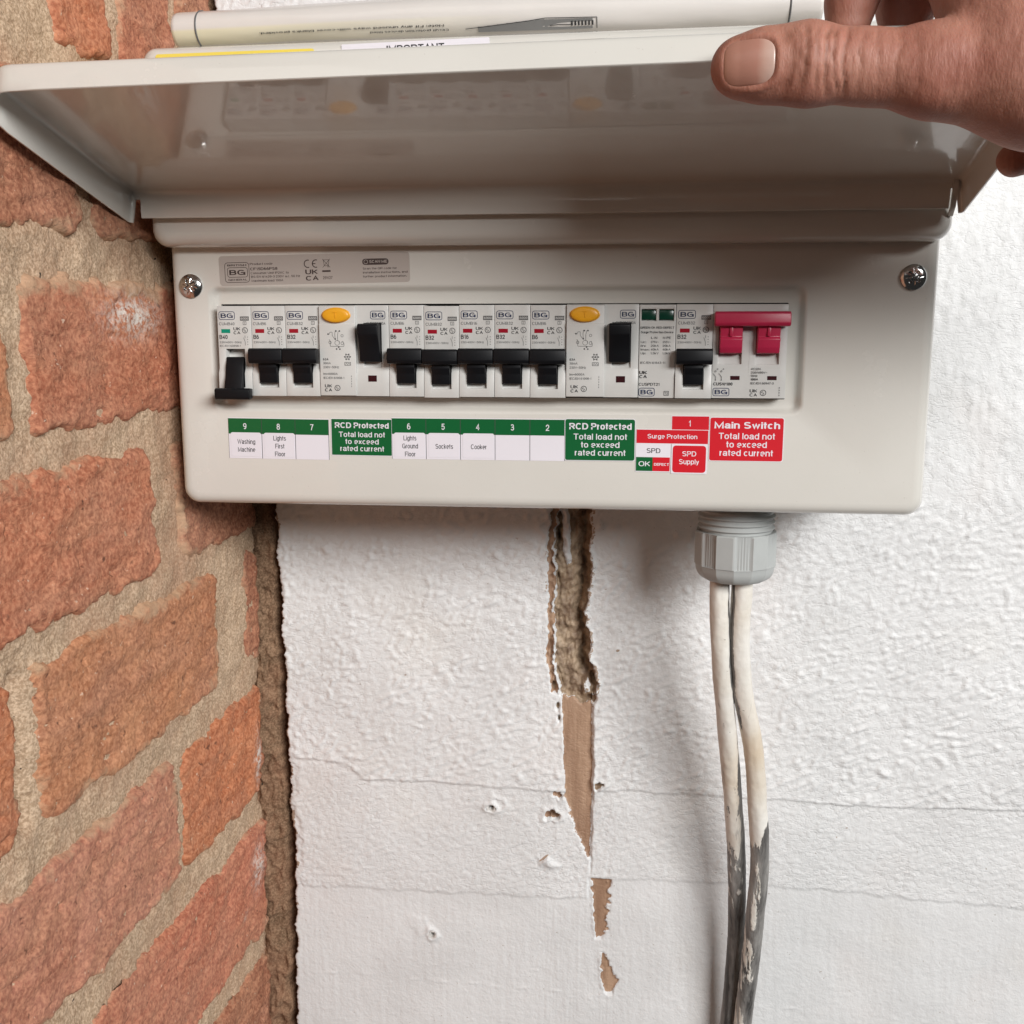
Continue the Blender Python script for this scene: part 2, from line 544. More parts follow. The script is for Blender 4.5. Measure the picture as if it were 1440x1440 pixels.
def loft(mb, loops, key, cap0=False, cap1=False, flip=False):
    n = len(loops[0])
    vs = [p for lp in loops for p in lp]
    fs = []
    for k in range(len(loops) - 1):
        for i in range(n):
            j = (i + 1) % n
            q = (k * n + i, k * n + j, (k + 1) * n + j, (k + 1) * n + i)
            fs.append(q[::-1] if flip else q)
    if cap0:
        fs.append(list(range(n))[::-1] if not flip else list(range(n)))
    if cap1:
        c = [(len(loops) - 1) * n + i for i in range(n)]
        fs.append(c if not flip else c[::-1])
    mb.add(vs, fs, key)


def lathe_z(mb, prof, cx, cy, key, n=48, fac=None):
    """prof [(r, z)] ; fac(angle index) optional radius multiplier"""
    loops = []
    for r, z in prof:
        loops.append([(cx + r * math.cos(2 * math.pi * i / n), cy + r * math.sin(2 * math.pi * i / n), z) for i in range(n)])
    loft(mb, loops, key)


# ------------------------------------------------------------------ lettering: a plain grotesque drawn as strokes
def _arc(cx, cy, rx, ry, a0, a1, n=9):
    out = []
    for i in range(n + 1):
        t = math.radians(a0 + (a1 - a0) * i / n)
        c_, s_ = math.cos(t), math.sin(t)
        k = 0.86                               # slightly squared bowls
        out.append((cx + rx * math.copysign(abs(c_) ** k, c_), cy + ry * math.copysign(abs(s_) ** k, s_)))
    return out


_XH = 0.73
_G = {}


def _font():
    G = _G
    O = _arc(.5, .5, .5, .5, 90, 450, 24)
    G['A'] = (.72, [[(0, 0), (.5, 1), (1, 0)], [(.19, .36), (.81, .36)]])
    G['B'] = (.68, [[(0, .53), (.58, .53)] + _arc(.58, .265, .42, .265, 90, -90)[1:] + [(0, 0), (0, 1), (.54, 1)] + _arc(.54, .765, .40, .235, 90, -90)[1:]])
    G['C'] = (.73, [_arc(.5, .5, .5, .5, 42, 318, 20)])
    G['D'] = (.71, [[(0, 0), (0, 1), (.45, 1)] + _arc(.45, .5, .55, .5, 90, -90, 14)[1:] + [(0, 0)]])
    G['E'] = (.63, [[(1, 0), (0, 0), (0, 1), (.96, 1)], [(0, .53), (.9, .53)]])
    G['F'] = (.58, [[(0, 0), (0, 1), (1, 1)], [(0, .5), (.86, .5)]])
    G['G'] = (.77, [_arc(.5, .5, .5, .5, 45, 300, 18) + [(.86, .12), (1, .22), (1, .48), (.55, .48)], [(1, .3), (1, 0)]])
    G['H'] = (.70, [[(0, 0), (0, 1)], [(1, 0), (1, 1)], [(0, .52), (1, .52)]])
    G['I'] = (.17, [[(.5, 0), (.5, 1)]])
    G['J'] = (.52, [[(1, 1), (1, .3)] + _arc(.5, .3, .5, .3, 0, -180)[1:]])
    G['K'] = (.70, [[(0, 0), (0, 1)], [(1, 1), (0, .36)], [(.32, .56), (1, 0)]])
    G['L'] = (.56, [[(0, 1), (0, 0), (1, 0)]])
    G['M'] = (.85, [[(0, 0), (0, 1), (.5, .08), (1, 1), (1, 0)]])
    G['N'] = (.71, [[(0, 0), (0, 1), (1, 0), (1, 1)]])
    G['O'] = (.78, [O])
    G['P'] = (.65, [[(0, 0), (0, 1), (.55, 1)] + _arc(.55, .73, .45, .27, 90, -90)[1:] + [(0, .46)]])
    G['Q'] = (.78, [O, [(.6, .25), (1, -.02)]])
    G['R'] = (.70, [[(0, 0), (0, 1), (.56, 1)] + _arc(.56, .74, .42, .26, 90, -90)[1:] + [(0, .48)], [(.50, .48), (1, 0)]])
    S_ = _arc(.5, .755, .46, .245, 25, 180, 9) + [(.12, .6), (.5, .515), (.9, .42)] + _arc(.5, .27, .5, .27, 0, -155, 10)
    G['S'] = (.66, [S_])
    G['T'] = (.63, [[(0, 1), (1, 1)], [(.5, 1), (.5, 0)]])
    G['U'] = (.70, [[(0, 1), (0, .36)] + _arc(.5, .36, .5, .36, 180, 360, 12)[1:] + [(1, 1)]])
    G['V'] = (.68, [[(0, 1), (.5, 0), (1, 1)]])
    G['W'] = (.98, [[(0, 1), (.25, 0), (.5, 1), (.75, 0), (1, 1)]])
    G['X'] = (.67, [[(0, 0), (1, 1)], [(0, 1), (1, 0)]])
    G['Y'] = (.67, [[(0, 1), (.5, .42), (1, 1)], [(.5, .42), (.5, 0)]])
    G['Z'] = (.61, [[(0, 1), (1, 1), (0, 0), (1, 0)]])
    h = _XH
    b = _arc(.5, h / 2, .5, h / 2, 90, 450, 20)
    n_ = [(0, h * .55)] + _arc(.5, h * .60, .5, h * .40, 165, 0, 9) + [(1, 0)]
    G['a'] = (.55, [[(.03, h * .74)] + _arc(.5, h * .72, .44, h * .28, 160, 0, 8) + [(.94, .14), (1, 0)], [(.94, h * .56), (.5, h * .53)] + _arc(.42, h * .26, .42, h * .26, 90, 290, 10) + [(.8, .1), (.94, .25)]])
    G['b'] = (.56, [[(0, 0), (0, 1)], b])
    G['c'] = (.51, [_arc(.5, h / 2, .5, h / 2, 45, 315, 16)])
    G['d'] = (.56, [[(1, 0), (1, 1)], b])
    G['e'] = (.55, [[(.03, h * .5), (1, h * .5)] + _arc(.5, h / 2, .5, h / 2, 0, 296, 18)])
    G['f'] = (.31, [[(.42, 0), (.42, .8), (.58, .97), (1, 1)], [(0, h * .97), (1, h * .97)]])
    G['g'] = (.55, [b, [(1, h), (1, -.05)] + _arc(.5, -.05, .5, .20, 0, -165, 9)[1:]])
    G['h'] = (.54, [[(0, 0), (0, 1)], n_])
    G['i'] = (.15, [[(.5, 0), (.5, h - .06)], [(.5, .96), (.5, 1.0)]])
    G['j'] = (.18, [[(.6, h), (.6, -.1), (0, -.22)], [(.6, .9), (.6, 1.02)]])
    G['k'] = (.52, [[(0, 0), (0, 1)], [(.95, h), (0, h * .38)], [(.34, h * .58), (1, 0)]])
    G['l'] = (.15, [[(.5, 0), (.5, 1)]])
    G['m'] = (.86, [[(0, 0), (0, h)], [(0, h * .6)] + _arc(.25, h * .62, .25, h * .38, 165, 0, 8) + [(.5, 0)], [(.5, h * .6)] + _arc(.75, h * .62, .25, h * .38, 165, 0, 8) + [(1, 0)]])
    G['n'] = (.54, [[(0, 0), (0, h)], n_])
    G['o'] = (.56, [b])
    G['p'] = (.56, [[(0, -.25), (0, h)], b])
    G['q'] = (.56, [[(1, -.25), (1, h)], b])
    G['r'] = (.32, [[(0, 0), (0, h)], [(0, h * .5), (.3, h * .88), (1, h)]])
    G['s'] = (.50, [[(x, y * h) for x, y in S_]])
    G['t'] = (.30, [[(.42, .97), (.42, .16), (.62, .02), (1, .0)], [(0, h * .97), (1, h * .97)]])
    G['u'] = (.54, [[(1, 0), (1, h)], [(0, h), (0, h * .4)] + _arc(.5, h * .4, .5, h * .4, 180, 345, 9) + [(1, h * .45)]])
    G['v'] = (.50, [[(0, h), (.5, 0), (1, h)]])
    G['w'] = (.76, [[(0, h), (.25, 0), (.5, h), (.75, 0), (1, h)]])
    G['x'] = (.50, [[(0, 0), (1, h)], [(0, h), (1, 0)]])
    G['y'] = (.50, [[(0, h), (.5, 0)], [(1, h), (.4, -.18), (.05, -.24)]])
    G['z'] = (.48, [[(0, h), (1, h), (0, 0), (1, 0)]])
    G['0'] = (.55, [O])
    G['1'] = (.40, [[(0, .72), (.45, .8), (.8, 1), (.8, 0)]])
    G['2'] = (.55, [_arc(.5, .71, .48, .29, 175, -20, 11) + [(.8, .45), (.1, .12), (0, 0), (1, 0)]])
    G['3'] = (.55, [_arc(.48, .76, .44, .24, 165, -80, 10) + [(.4, .52)], [(.4, .52), (.55, .52)] + _arc(.5, .26, .5, .26, 80, -165, 11)])
    G['4'] = (.56, [[(.76, 0), (.76, 1), (0, .28), (1, .28)]])
    G['5'] = (.55, [[(.9, 1), (.2, 1), (.08, .5), (.25, .58)] + _arc(.5, .32, .5, .32, 95, -160, 12)])
    G['6'] = (.56, [_arc(.5, .30, .5, .30, 90, 450, 18), [(0.0, .30), (.02, .60), (.16, .88), (.5, 1.0), (.86, .92)]])
    G['7'] = (.55, [[(0, 1), (1, 1), (.55, .5), (.3, 0)]])
    G['8'] = (.55, [_arc(.5, .765, .43, .235, 90, 450, 16), _arc(.5, .265, .5, .265, 90, 450, 16)])
    G['9'] = (.56, [_arc(.5, .70, .5, .30, 90, 450, 18), [(1.0, .70), (.98, .40), (.84, .12), (.5, 0.0), (.14, .08)]])
    G['.'] = (.14, [[(.5, 0), (.5, .1)]])
    G[','] = (.14, [[(.5, .08), (.3, -.14)]])
    G[':'] = (.14, [[(.5, 0), (.5, .1)], [(.5, h - .1), (.5, h)]])
    G['/'] = (.32, [[(0, 0), (1, 1)]])
    G['-'] = (.34, [[(0, .38), (1, .38)]])
    G['='] = (.50, [[(0, .3), (1, .3)], [(0, .55), (1, .55)]])
    G['~'] = (.50, [[(0, .40), (.25, .52), (.5, .45), (.75, .38), (1, .50)]])


_font()
_fontcache = {}


def glyphs(s, bold):
    """outline of a line of text: cap height 0.69, baseline 0 -> (verts (x, y, lift), faces, x min, x max)"""
    k = (s, bold)
    if k in _fontcache:
        return _fontcache[k]
    hw = 0.088 if bold else 0.068
    v, f = [], []
    x = 0.0
    nstroke = 0
    for ch in s:
        if ch == ' ':
            x += .30
            continue
        w, strokes = _G[ch]
        w = w * (1.05 if bold else 1.0)
        for st in strokes:
            pts = []
            for (a, b) in st:
                p = (x + hw + a * max(w - 2 * hw, 0), hw + b * (1 - 2 * hw))
                if not pts or math.hypot(p[0] - pts[-1][0], p[1] - pts[-1][1]) > 1e-4:
                    pts.append(p)
            closed = math.hypot(pts[0][0] - pts[-1][0], pts[0][1] - pts[-1][1]) < 1e-3 and len(pts) > 3
            if closed:
                pts = pts[:-1]
            m = len(pts)
            if not closed:                     # square ends reach the extents of the letter
                for e, o in ((0, 1), (-1, -2)):
                    dx, dy = pts[e][0] - pts[o][0], pts[e][1] - pts[o][1]
                    L = math.hypot(dx, dy)
                    if abs(dx) < .25 * L or abs(dy) < .25 * L:
                        pts[e] = (pts[e][0] + dx / L * hw * .98, pts[e][1] + dy / L * hw * .98)
            o = len(v)
            for i in range(m):
                if closed:
                    p0, p1, p2 = pts[i - 1], pts[i], pts[(i + 1) % m]
                else:
                    p0, p1, p2 = pts[max(i - 1, 0)], pts[i], pts[min(i + 1, m - 1)]
                d1 = (p1[0] - p0[0], p1[1] - p0[1])
                d2 = (p2[0] - p1[0], p2[1] - p1[1])
                if d1 == (0, 0):
                    d1 = d2
                if d2 == (0, 0):
                    d2 = d1
                l1, l2 = math.hypot(*d1), math.hypot(*d2)
                n1, n2 = (-d1[1] / l1, d1[0] / l1), (-d2[1] / l2, d2[0] / l2)
                nx, ny = n1[0] + n2[0], n1[1] + n2[1]
                L = math.hypot(nx, ny)
                if L < .3:
                    nx, ny, sc_ = n1[0], n1[1], 1
                else:
                    nx, ny = nx / L, ny / L
                    sc_ = min(1 / max(nx * n1[0] + ny * n1[1], .3), 2.2)
                v.append(((p1[0] + nx * hw * sc_) * .69, (p1[1] + ny * hw * sc_) * .69, nstroke))
                v.append(((p1[0] - nx * hw * sc_) * .69, (p1[1] - ny * hw * sc_) * .69, nstroke))
            for i in range(m if closed else m - 1):
                j = (i + 1) % m
                f.append([o + 2 * i, o + 2 * i + 1, o + 2 * j + 1, o + 2 * j])
            nstroke = (nstroke + 1) % 3
        x += w + (.085 if not bold else .075)
    xs = [p[0] for p in v] or [0]
    _fontcache[k] = (v, f, min(xs), max(xs))
    return _fontcache[k]


class Sheet:
    """flat print on the plane facing -y: a local frame (origin, tilt) in the xz plane"""

    def __init__(self, mb, x, z, y, tilt=0.0, fn=None):
        self.mb, self.x, self.z, self.y = mb, x, z, y
        self.c, self.s = math.cos(math.radians(tilt)), math.sin(math.radians(tilt))
        self.fn = fn

    def P(self, a, b, lift):
        if self.fn:
            return self.fn(a, b, lift)
        return (self.x + a * self.c - b * self.s, self.y - lift, self.z + a * self.s + b * self.c)

    def poly(self, pts, key, lift=0.05):
        self.mb.add([self.P(a, b, lift) for a, b in pts], [list(range(len(pts)))], key)

    def rect(self, x0, x1, z0, z1, key, lift=0.05, r=0.0):
        if r > 0:
            self.poly(rrect(x0, x1, z0, z1, r, 3), key, lift)
        else:
            self.poly([(x0, z0), (x1, z0), (x1, z1), (x0, z1)], key, lift)

    def slab(self, x0, x1, z0, z1, key, th=0.18, r=0.0):
        lp = rrect(x0, x1, z0, z1, max(r, 0.01), 3)
        loft(self.mb, [[self.P(a, b, -0.1) for a, b in lp], [self.P(a, b, th) for a, b in lp]], key, cap1=True)

    def ring(self, x0, x1, z0, z1, r, w, key, lift=0.05):
        A = rrect(x0, x1, z0, z1, r, 3)
        B = rrect(x0 + w, x1 - w, z0 + w, z1 - w, max(r - w, .05), 3)
        loft(self.mb, [[self.P(a, b, lift) for a, b in A], [self.P(a, b, lift) for a, b in B]], key)

    def circ(self, cx, cz, r, w, key, lift=0.05, n=20, a0=0, a1=360):
        full = abs(a1 - a0) >= 360
        m = n if full else n + 1
        an = [math.radians(a0 + (a1 - a0) * i / n) for i in range(m)]
        vs = [self.P(cx + r * math.cos(a), cz + r * math.sin(a), lift) for a in an] + [self.P(cx + (r - w) * math.cos(a), cz + (r - w) * math.sin(a), lift) for a in an]
        fs = [(i, (i + 1) % m, m + (i + 1) % m, m + i) for i in range(n)]
        self.mb.add(vs, fs, key)

    def disc(self, cx, cz, rx, rz, key, lift=0.05, n=16):
        self.poly([(cx + rx * math.cos(2 * math.pi * i / n), cz + rz * math.sin(2 * math.pi * i / n)) for i in range(n)], key, lift)

    def line(self, pts, w, key, lift=0.05):
        for (ax, az), (bx, bz) in zip(pts, pts[1:]):
            d = math.hypot(bx - ax, bz - az) or 1
            nx, nz = -(bz - az) / d * w / 2, (bx - ax) / d * w / 2
            self.poly([(ax - nx, az - nz), (bx - nx, bz - nz), (bx + nx, bz + nz), (ax + nx, az + nz)], key, lift)

    def text(self, s, x, z, h, key='ink', al='l', bold=False, width=None, lift=0.05, rot=0, sx=1.0):
        """h = cap height, z = baseline"""
        v, f, a, b = glyphs(s, bold)
        k = h / 0.69
        kx = k * sx
        if width:
            kx = width / max(b - a, 1e-6)
        w = (b - a) * kx
        ox = {'l': 0, 'c': -w / 2, 'r': -w}[al]
        out = []
        cr, sr = math.cos(math.radians(rot)), math.sin(math.radians(rot))
        for p in v:
            dx, dz = (p[0] - a) * kx + ox, p[1] * k
            out.append(self.P(x + dx * cr - dz * sr, z + dx * sr + dz * cr, lift + .006 * p[2]))
        self.mb.add(out, f, key)

    # marks
    def bg(self, x0, x1, z0, z1, key='ink_navy'):
        h = z1 - z0
        self.ring(x0, x1, z0, z1, h * .25, h * .075, key)
        self.text('BG', (x0 + x1) / 2, z0 + h * .23, h * .54, key, 'c', True, width=(x1 - x0) * .76)

    def ukca(self, x0, x1, z0, z1, key='ink'):
        h = z1 - z0
        self.text('UK', x0, z0 + h * .55, h * .42, key, bold=True, width=x1 - x0)
        self.text('CA', x0, z0, h * .42, key, bold=True, width=x1 - x0)

    def smark(self, x, z, r, key='ink'):
        self.circ(x, z, r, r * .2, key)
        self.text('S', x + r * .1, z - r * .55, r * 1.1, key, 'c', rot=20)

    def sw(self, x, z0, z1, key='ink_grey'):
        h = z1 - z0
        self.line([(x, z1), (x, z1 - h * .25)], .22, key)
        self.line([(x - .8, z1 - h * .2), (x, z1 - h * .62)], .22, key)
        self.line([(x, z1 - h * .62), (x, z0)], .22, key)
        for k in range(4):
            self.rect(x + 1.1, x + 1.5, z1 - h * (.1 + .25 * k) - .35, z1 - h * (.1 + .25 * k), key)


# ------------------------------------------------------------------ plastered wall
WY = 118.0                                   # face of the painted wall


def edge_x(z):
    return np.interp(z, [-700, -445, -369, -317, -266, -216, -167, -110, -83, 223, 400], [-14, -13.0, -11.8, -10.4, -11.5, -12, -11.6, -12.7, -13.1, -38.5, -50])


def brick_base(z):
    return np.interp(z, [-600, -450, -83, 100, 223, 400], [-33, -32.5, -28, -33, -42, -50])


wall = thing('plaster_wall', 'white painted plaster wall behind the fuse box with a chased-out brown groove', 'wall', loc=(200, WY, -600))
WO = Vector((200, WY, -600))


def child_of(o, t):
    """keep world coordinates of a mesh laid out in scene millimetres when its thing has a location"""
    o.parent = t
    o.matrix_parent_inverse = Matrix.Translation(-Vector(t.location))
    return o


us = np.concatenate([np.arange(-13, 20, 0.8), np.arange(20, 152, 1.15), np.arange(152, 214, 0.62), np.arange(214, 480, 1.15), np.arange(480, 900, 10)])
ws = np.concatenate([np.arange(-700, -470, 8), np.arange(-470, -70, 0.95), np.arange(-70, 160, 3.0), np.arange(160, 236, 1.1), np.arange(236, 420, 8)])
U0, W = np.meshgrid(us, ws)
edge = edge_x(W) + perlin(W / 9, W * 0, 3) * 1.5 + perlin(W / 24, W * 0 + 2, 4) * 2.2 + perlin(W / 2.6, W * 0 + 4, 5) * 0.9 + np.maximum(perlin(W / 1.3, W * 0 + 9, 6), 0) * 0.9
U = U0 + (edge + 13) * np.clip(1 - (U0 + 13) / 45, 0, 1)
H = np.zeros_like(U)                          # height towards the room, mm
a = math.radians(-28)
ur, wr = U * math.cos(a) - W * math.sin(a), U * math.sin(a) + W * math.cos(a)
warp = perlin(U / 11, W / 11, 31) * 3.6
t1 = perlin((ur + warp) / 5.6, wr / 3.1, 11)
t2 = perlin((ur - warp) / 3.1, wr / 2.0, 12)
t3 = perlin(U / 19, W / 19, 13)
tex = 0.74 * np.maximum(t1 + 0.12, -0.1) * (1 + 0.9 * t3) + 0.26 * t2 + 0.4 * np.maximum(0, t1 * 1.2 - 0.35)
bord = np.where(U < 187, -338.5 + 0.012 * (U - 60), np.interp(U, [187, 308, 461, 900], [-322.5, -320.5, -327.5, -345])) + perlin(U / 12, U * 0, 21) * 1.6 + perlin(U / 3, U * 0 + 5, 22) * 0.6
up = sstep(-0.7, 0.7, W - bord)
seam = np.where(U < 187, np.interp(U, [-20, 28, 38, 80, 165], [-247.5, -249.5, -260.5, -260, -262]), np.interp(U, [187, 265, 310, 366, 460, 900], [-259.5, -260.3, -261.4, -262.4, -260.5, -262])) + perlin(U / 15, U * 0 + 2, 24) * 1.2 + perlin(U / 4, U * 0 + 2, 25) * 0.5
mid = up * sstep(0.6, -0.6, W - seam)
r1 = perlin((ur + warp * 2) / 8.5, wr / 3.2, 41)
flakes = np.maximum(0, 0.34 - np.abs(r1)) * 2.2
rough = 0.50 * flakes * (0.6 + t3) + 0.40 * np.maximum(t1, 0) + 0.24 * t2
H += up * (1 - mid) * tex + mid * (rough - 0.25) + 0.75 * up
H += np.exp(-((W - seam) / 0.75) ** 2) * (0.35 + 0.55 * np.maximum(0, perlin(U / 22, U * 0 + 7, 27) + 0.25)) * up
low = 0.10 * perlin(U / 1.5, W / 30, 51) + 0.10 * perlin(U / 4, W / 60, 52) + 0.05 * perlin(U / 1.1, W / 1.2, 53)
low += 0.16 * np.maximum(0, perlin(U / 2.4, W / 2.0, 54) - 0.42) * 4
lowl = np.interp(U, [-13, 60, 147, 900], [-402.5, -404, -406, -418]) + perlin(U / 18, U * 0, 55) * 2
low += 0.5 * np.exp(-((W - lowl) / 0.6) ** 2) * np.maximum(0, perlin(U / 11, U * 0 + 3, 56) + 0.1) * 1.6
H += (1 - up) * low
H += 0.75 * up * sstep(-.35, .35, W - seam)
H += 0.9 * perlin(U / 70, W / 60, 61) + 0.35 * perlin(U / 28, W / 25, 62)

bare = np.zeros_like(U)
deep = np.zeros_like(U)
stain = np.zeros_like(U)
# chased channel, from under the box down to the bare strip
wob = lambda sd, k, am: perlin(W / k, W * 0 + sd, sd) * am
cL = np.interp(W, [-200, -175, -138, -101, -60, 300], [163, 160, 160.5, 160, 163.5, 163.5]) + wob(71, 11, 1.6) + wob(70, 4.5, 1.1) + wob(72, 1.8, 0.8)
cR = np.interp(W, [-207, -196, -188, -170, -142, -110, -60, 300], [186.5, 189.5, 190, 187.0, 183.5, 186.5, 186, 186]) + wob(73, 10, 2.2) + wob(69, 4.2, 1.2) + wob(74, 1.9, 0.8)
cB = -199 + perlin(U / 5, U * 0 + 1, 75) * 3 + (U - 175) * -0.35
inch = sstep(-0.5, 0.5, U - cL) * sstep(0.5, -0.5, U - cR) * sstep(-0.7, 0.7, W - cB)
lw = 3.6 + wob(76, 9, 1.6) + wob(68, 3, .7)
ledge = sstep(lw, lw + 1.2, U - cL)
dep = 1.8 + 4.6 * ledge + 2.2 * fbm(U / 8, W / 12, 77) + 1.3 * perlin(U / 2.4, W / 3.0, 78) + .6 * perlin(U / 1.2, W / 1.5, 66)
dep += 6.5 * np.exp(-((U - (cR - 4.8 - wob(65, 14, 2.0))) / 2.4) ** 2) * sstep(-196, -175, W)
dep += 3.5 * np.exp(-((U - cL - lw - 1.8) / 1.0) ** 2) * np.maximum(0, wob(64, 7, 1.0) + .15)
# a pale run of old filler down the left of the channel near the top
fil = np.exp(-((U - 170.5 + wob(63, 8, 1.3) + (W + 85) * .05) / 2.6) ** 4) * sstep(-118, -104, W + 4 * perlin(U / 3, U * 0, 62))
dep -= 3.4 * fil
H = H * (1 - inch) - inch * dep
deep = np.maximum(deep, inch * ledge * (1 - fil))
bare = np.maximum(bare, inch * (1 - ledge))
ridge = np.exp(-((U - cL - lw - .3) / .65) ** 2) * inch * sstep(-.45, .2, wob(61, 13, 1.0) + (W < -150) * .5)
H += ridge * 3.2
deep *= 1 - np.clip(ridge * 1.6, 0, 1)
bare *= 1 - np.clip(ridge * 1.6, 0, 1)
lip = np.exp(-((U - cR - 0.4) / 1.6) ** 2) * sstep(-207, -198, W) * sstep(-98, -108, W)
H += lip * np.maximum(0, 1.6 + 1.6 * wob(79, 11, 1) + 1.2 * wob(60, 3.5, 1))
stain = np.maximum(stain, 0.66 * np.exp(-((U - cL + 1.2) / 1.8) ** 2) * (W > cB) * (.6 + .6 * wob(59, 8, 1)))
stain = np.maximum(stain, 0.58 * np.exp(-((U - cR - 1.2) / 1.8) ** 2) * (W > cB - 8))
for (qx, qz, qr) in ((184.5, -121, 2.2), (188.5, -186, 2.0), (189.5, -199, 1.6), (165.8, -96, 1.7), (164, -192, 1.6), (166.5, -205, 1.3), (167.3, -213, 1.0)):
    pit = np.exp(-(((U - qx) / qr) ** 2 + ((W - qz) / (qr * 2.0)) ** 2) ** 2 * (1 + .4 * perlin(U / 2, W / 2, 58)))
    H -= 4.5 * pit
    deep = np.maximum(deep, .8 * pit)
# pale lump of filler left low in the channel
lump = np.exp(-(((U - 185.0) / 3.3) ** 2 + ((W + 192) / 7.5) ** 2) ** 2)
H += lump * 3.2
deep = deep * (1 - .55 * lump)
# the bare strip of smooth brown undercoat
sL = np.interp(W, [-308, -295, -271, -232, -194, -190], [187, 181.7, 172.3, 170.6, 169, 168.8]) + wob(81, 5, 0.9) * sstep(-255, -268, W) * 2 + wob(82, 11, 0.7)
sR = np.interp(W, [-308, -260, -231, -190], [188, 188.8, 188.6, 187.7]) + wob(83, 14, 0.6)
vert = sstep(-309, -307.5, W) * sstep(0.7, -0.7, W - cB)
soft = 0.5 + 2.6 * sstep(-250, -275, W)
jj = 1.5 * perlin(U / 3.2, W / 3.6, 46) + .8 * perlin(U / 1.5, W / 1.7, 47)
sL = sL + jj * .5
sR = sR + jj * .35
strip = sstep(-0.5, 0.5, U - sL) * sstep(0.4, -0.4, U - sR) * vert
H = H * (1 - strip) + strip * (-1.6 + 0.12 * perlin(U / 1.4, W / 40, 84) + 0.16 * perlin(U / 9, W / 26, 85) + .08 * perlin(U / 3, W / 4, 57))
bare = np.maximum(bare, np.clip(.5 + (U - sL) / (2 * soft), 0, 1) * sstep(0.4, -0.4, U - sR) * vert)
crk = np.exp(-((U - sR - 0.5) / 0.6) ** 2) * sstep(-322, -312, W) * sstep(-195, -203, W) * (.7 + .5 * wob(56, 7, 1))
H -= crk * 3.0
H += .8 * np.exp(-((U - sR - 2.0) / 1.0) ** 2) * sstep(-265, -258, W) * sstep(-195, -203, W) * np.maximum(0, .4 + wob(54, 5, 1))
for (za, zb, L, R) in ((-366, -322.8, [(-366, 193), (-355, 191.5), (-340, 191), (-322, 190)], [(-366, 196), (-358, 200.3), (-340, 200), (-328, 200.5), (-322, 203)]),
                       (-406, -376, [(-406, 200), (-398, 197.3), (-376, 196.2)], [(-406, 203), (-398, 207.4), (-385, 203), (-376, 197.5)])):
    l_ = np.interp(W, [p[0] for p in L], [p[1] for p in L]) + wob(87, 4, 1.2) + jj
    r_ = np.interp(W, [p[0] for p in R], [p[1] for p in R]) + wob(88, 5, 1.6) + 1.4 * jj
    pm = sstep(-0.6, 0.6, U - l_) * sstep(0.8, -0.8, U - r_) * sstep(za - .8, za + .8, W) * sstep(zb + .4, zb - .4, W)
    H = H * (1 - pm) + pm * (-1.7 + 0.12 * perlin(U / 4, W / 9, 89))
    bare = np.maximum(bare, np.clip(.5 + (U - l_) / 2.2, 0, 1) * np.clip(.5 - (U - r_) / 4.5, 0, 1) * np.clip((W - za) / 5 + .3, 0, 1) * sstep(zb + .4, zb - .4, W) * 1.15)
    H += 0.9 * np.exp(-((U - l_ + 0.6) / 0.7) ** 2) * sstep(za - 2, za + 2, W) * sstep(zb + .4, zb - .4, W) * (.6 + .6 * wob(53, 4, 1))


def hole(cx, cz, r, d, rim, irr=0.0, seed=1, rimw=1.6):
    global H
    ang = np.arctan2(W - cz, U - cx)
    rr = np.hypot(U - cx, W - cz) / (1 + irr * np.sin(2 * ang + seed) + irr * .7 * np.sin(3 * ang + 2 * seed) + irr * .5 * np.sin(5 * ang + seed))
    ins = sstep(r + .35, r - .35, rr)
    H = H + rim * np.exp(-((rr - r - 1.1) / rimw) ** 2) * (1 - ins) - d * ins
    return ins, rr


hole(123.3, -276.2, 2.2, 7, 1.3, 0.14, 2)
hole(82.9, -369.6, 2.1, 7, 1.4, 0.14, 4)
hole(74.5, -363.5, 4.4, -0.5, 0.5, 0.22, 3)
hole(128.5, -273.0, 3.0, 0.5, 0.6, 0.25, 3)
i1, r1_ = hole(163.0, -279.5, 3.9, 7.5, 0.9, 0.22, 1.5)
bare = np.maximum(bare, i1)
i2, r2_ = hole(166.8, -265.0, 2.4, 3.0, 0.6, 0.3, 2.4)
bare = np.maximum(bare, i2 * .9)
i3, _ = hole(193.2, -257.5, 2.4, 3.5, 0.7, 0.25, 0.4)
deep = np.maximum(deep, i3)
# torn flap of paint
fx, fz = (U - 160.5) / 9.5, (W + 314) / 7.5
flap = np.clip(1 - np.abs(fx) - np.abs(fz + 0.1), 0, 1)
H += 5.0 * flap * sstep(-0.6, 0.7, fx * .5 + fz)
H += 1.0 * np.exp(-((U - 158 - (W + 312) * 1.1) / 1.2) ** 2) * np.exp(-((W + 311) / 5) ** 2)
stain = np.maximum(stain, 0.9 * np.exp(-((U - 156.5 - (W + 311) * 1.1) / 1.3) ** 2) * np.exp(-((W + 310) / 4) ** 2))
# grubby left edge and small marks
de = U - edge
stain = np.maximum(stain, (0.60 - de / 8) * (de < 7) * (0.50 + 0.7 * np.maximum(0, perlin(U / 5, W / 16, 93) + .25) + .5 * np.exp(-((W + 290) / 38) ** 2)))
H -= 1.2 * sstep(5 + 3 * perlin(W / 6, W * 0, 94), 2 + 3 * perlin(W / 6, W * 0, 94), de) * np.exp(-((W + 285) / 45) ** 2)
for (mx, mz, rx, rz) in ((141, -96, 2.6, 1.0), (204, -166, 1.6, 2.2), (40.5, -145, 0.5, 1.4), (68, -187, 1.2, .8), (196, -127, 1.6, .5), (199, -117, 1, .4), (350, -278, 2.0, .8), (344, -285, 1.2, .6)):
    stain = np.maximum(stain, 0.8 * np.exp(-((U - mx) / rx) ** 2 - ((W - mz) / rz) ** 2))
H *= 1.0
H = np.where(de < 1.2, H - 0.5 * (1.2 - np.clip(de, 0, 1.2)), H)

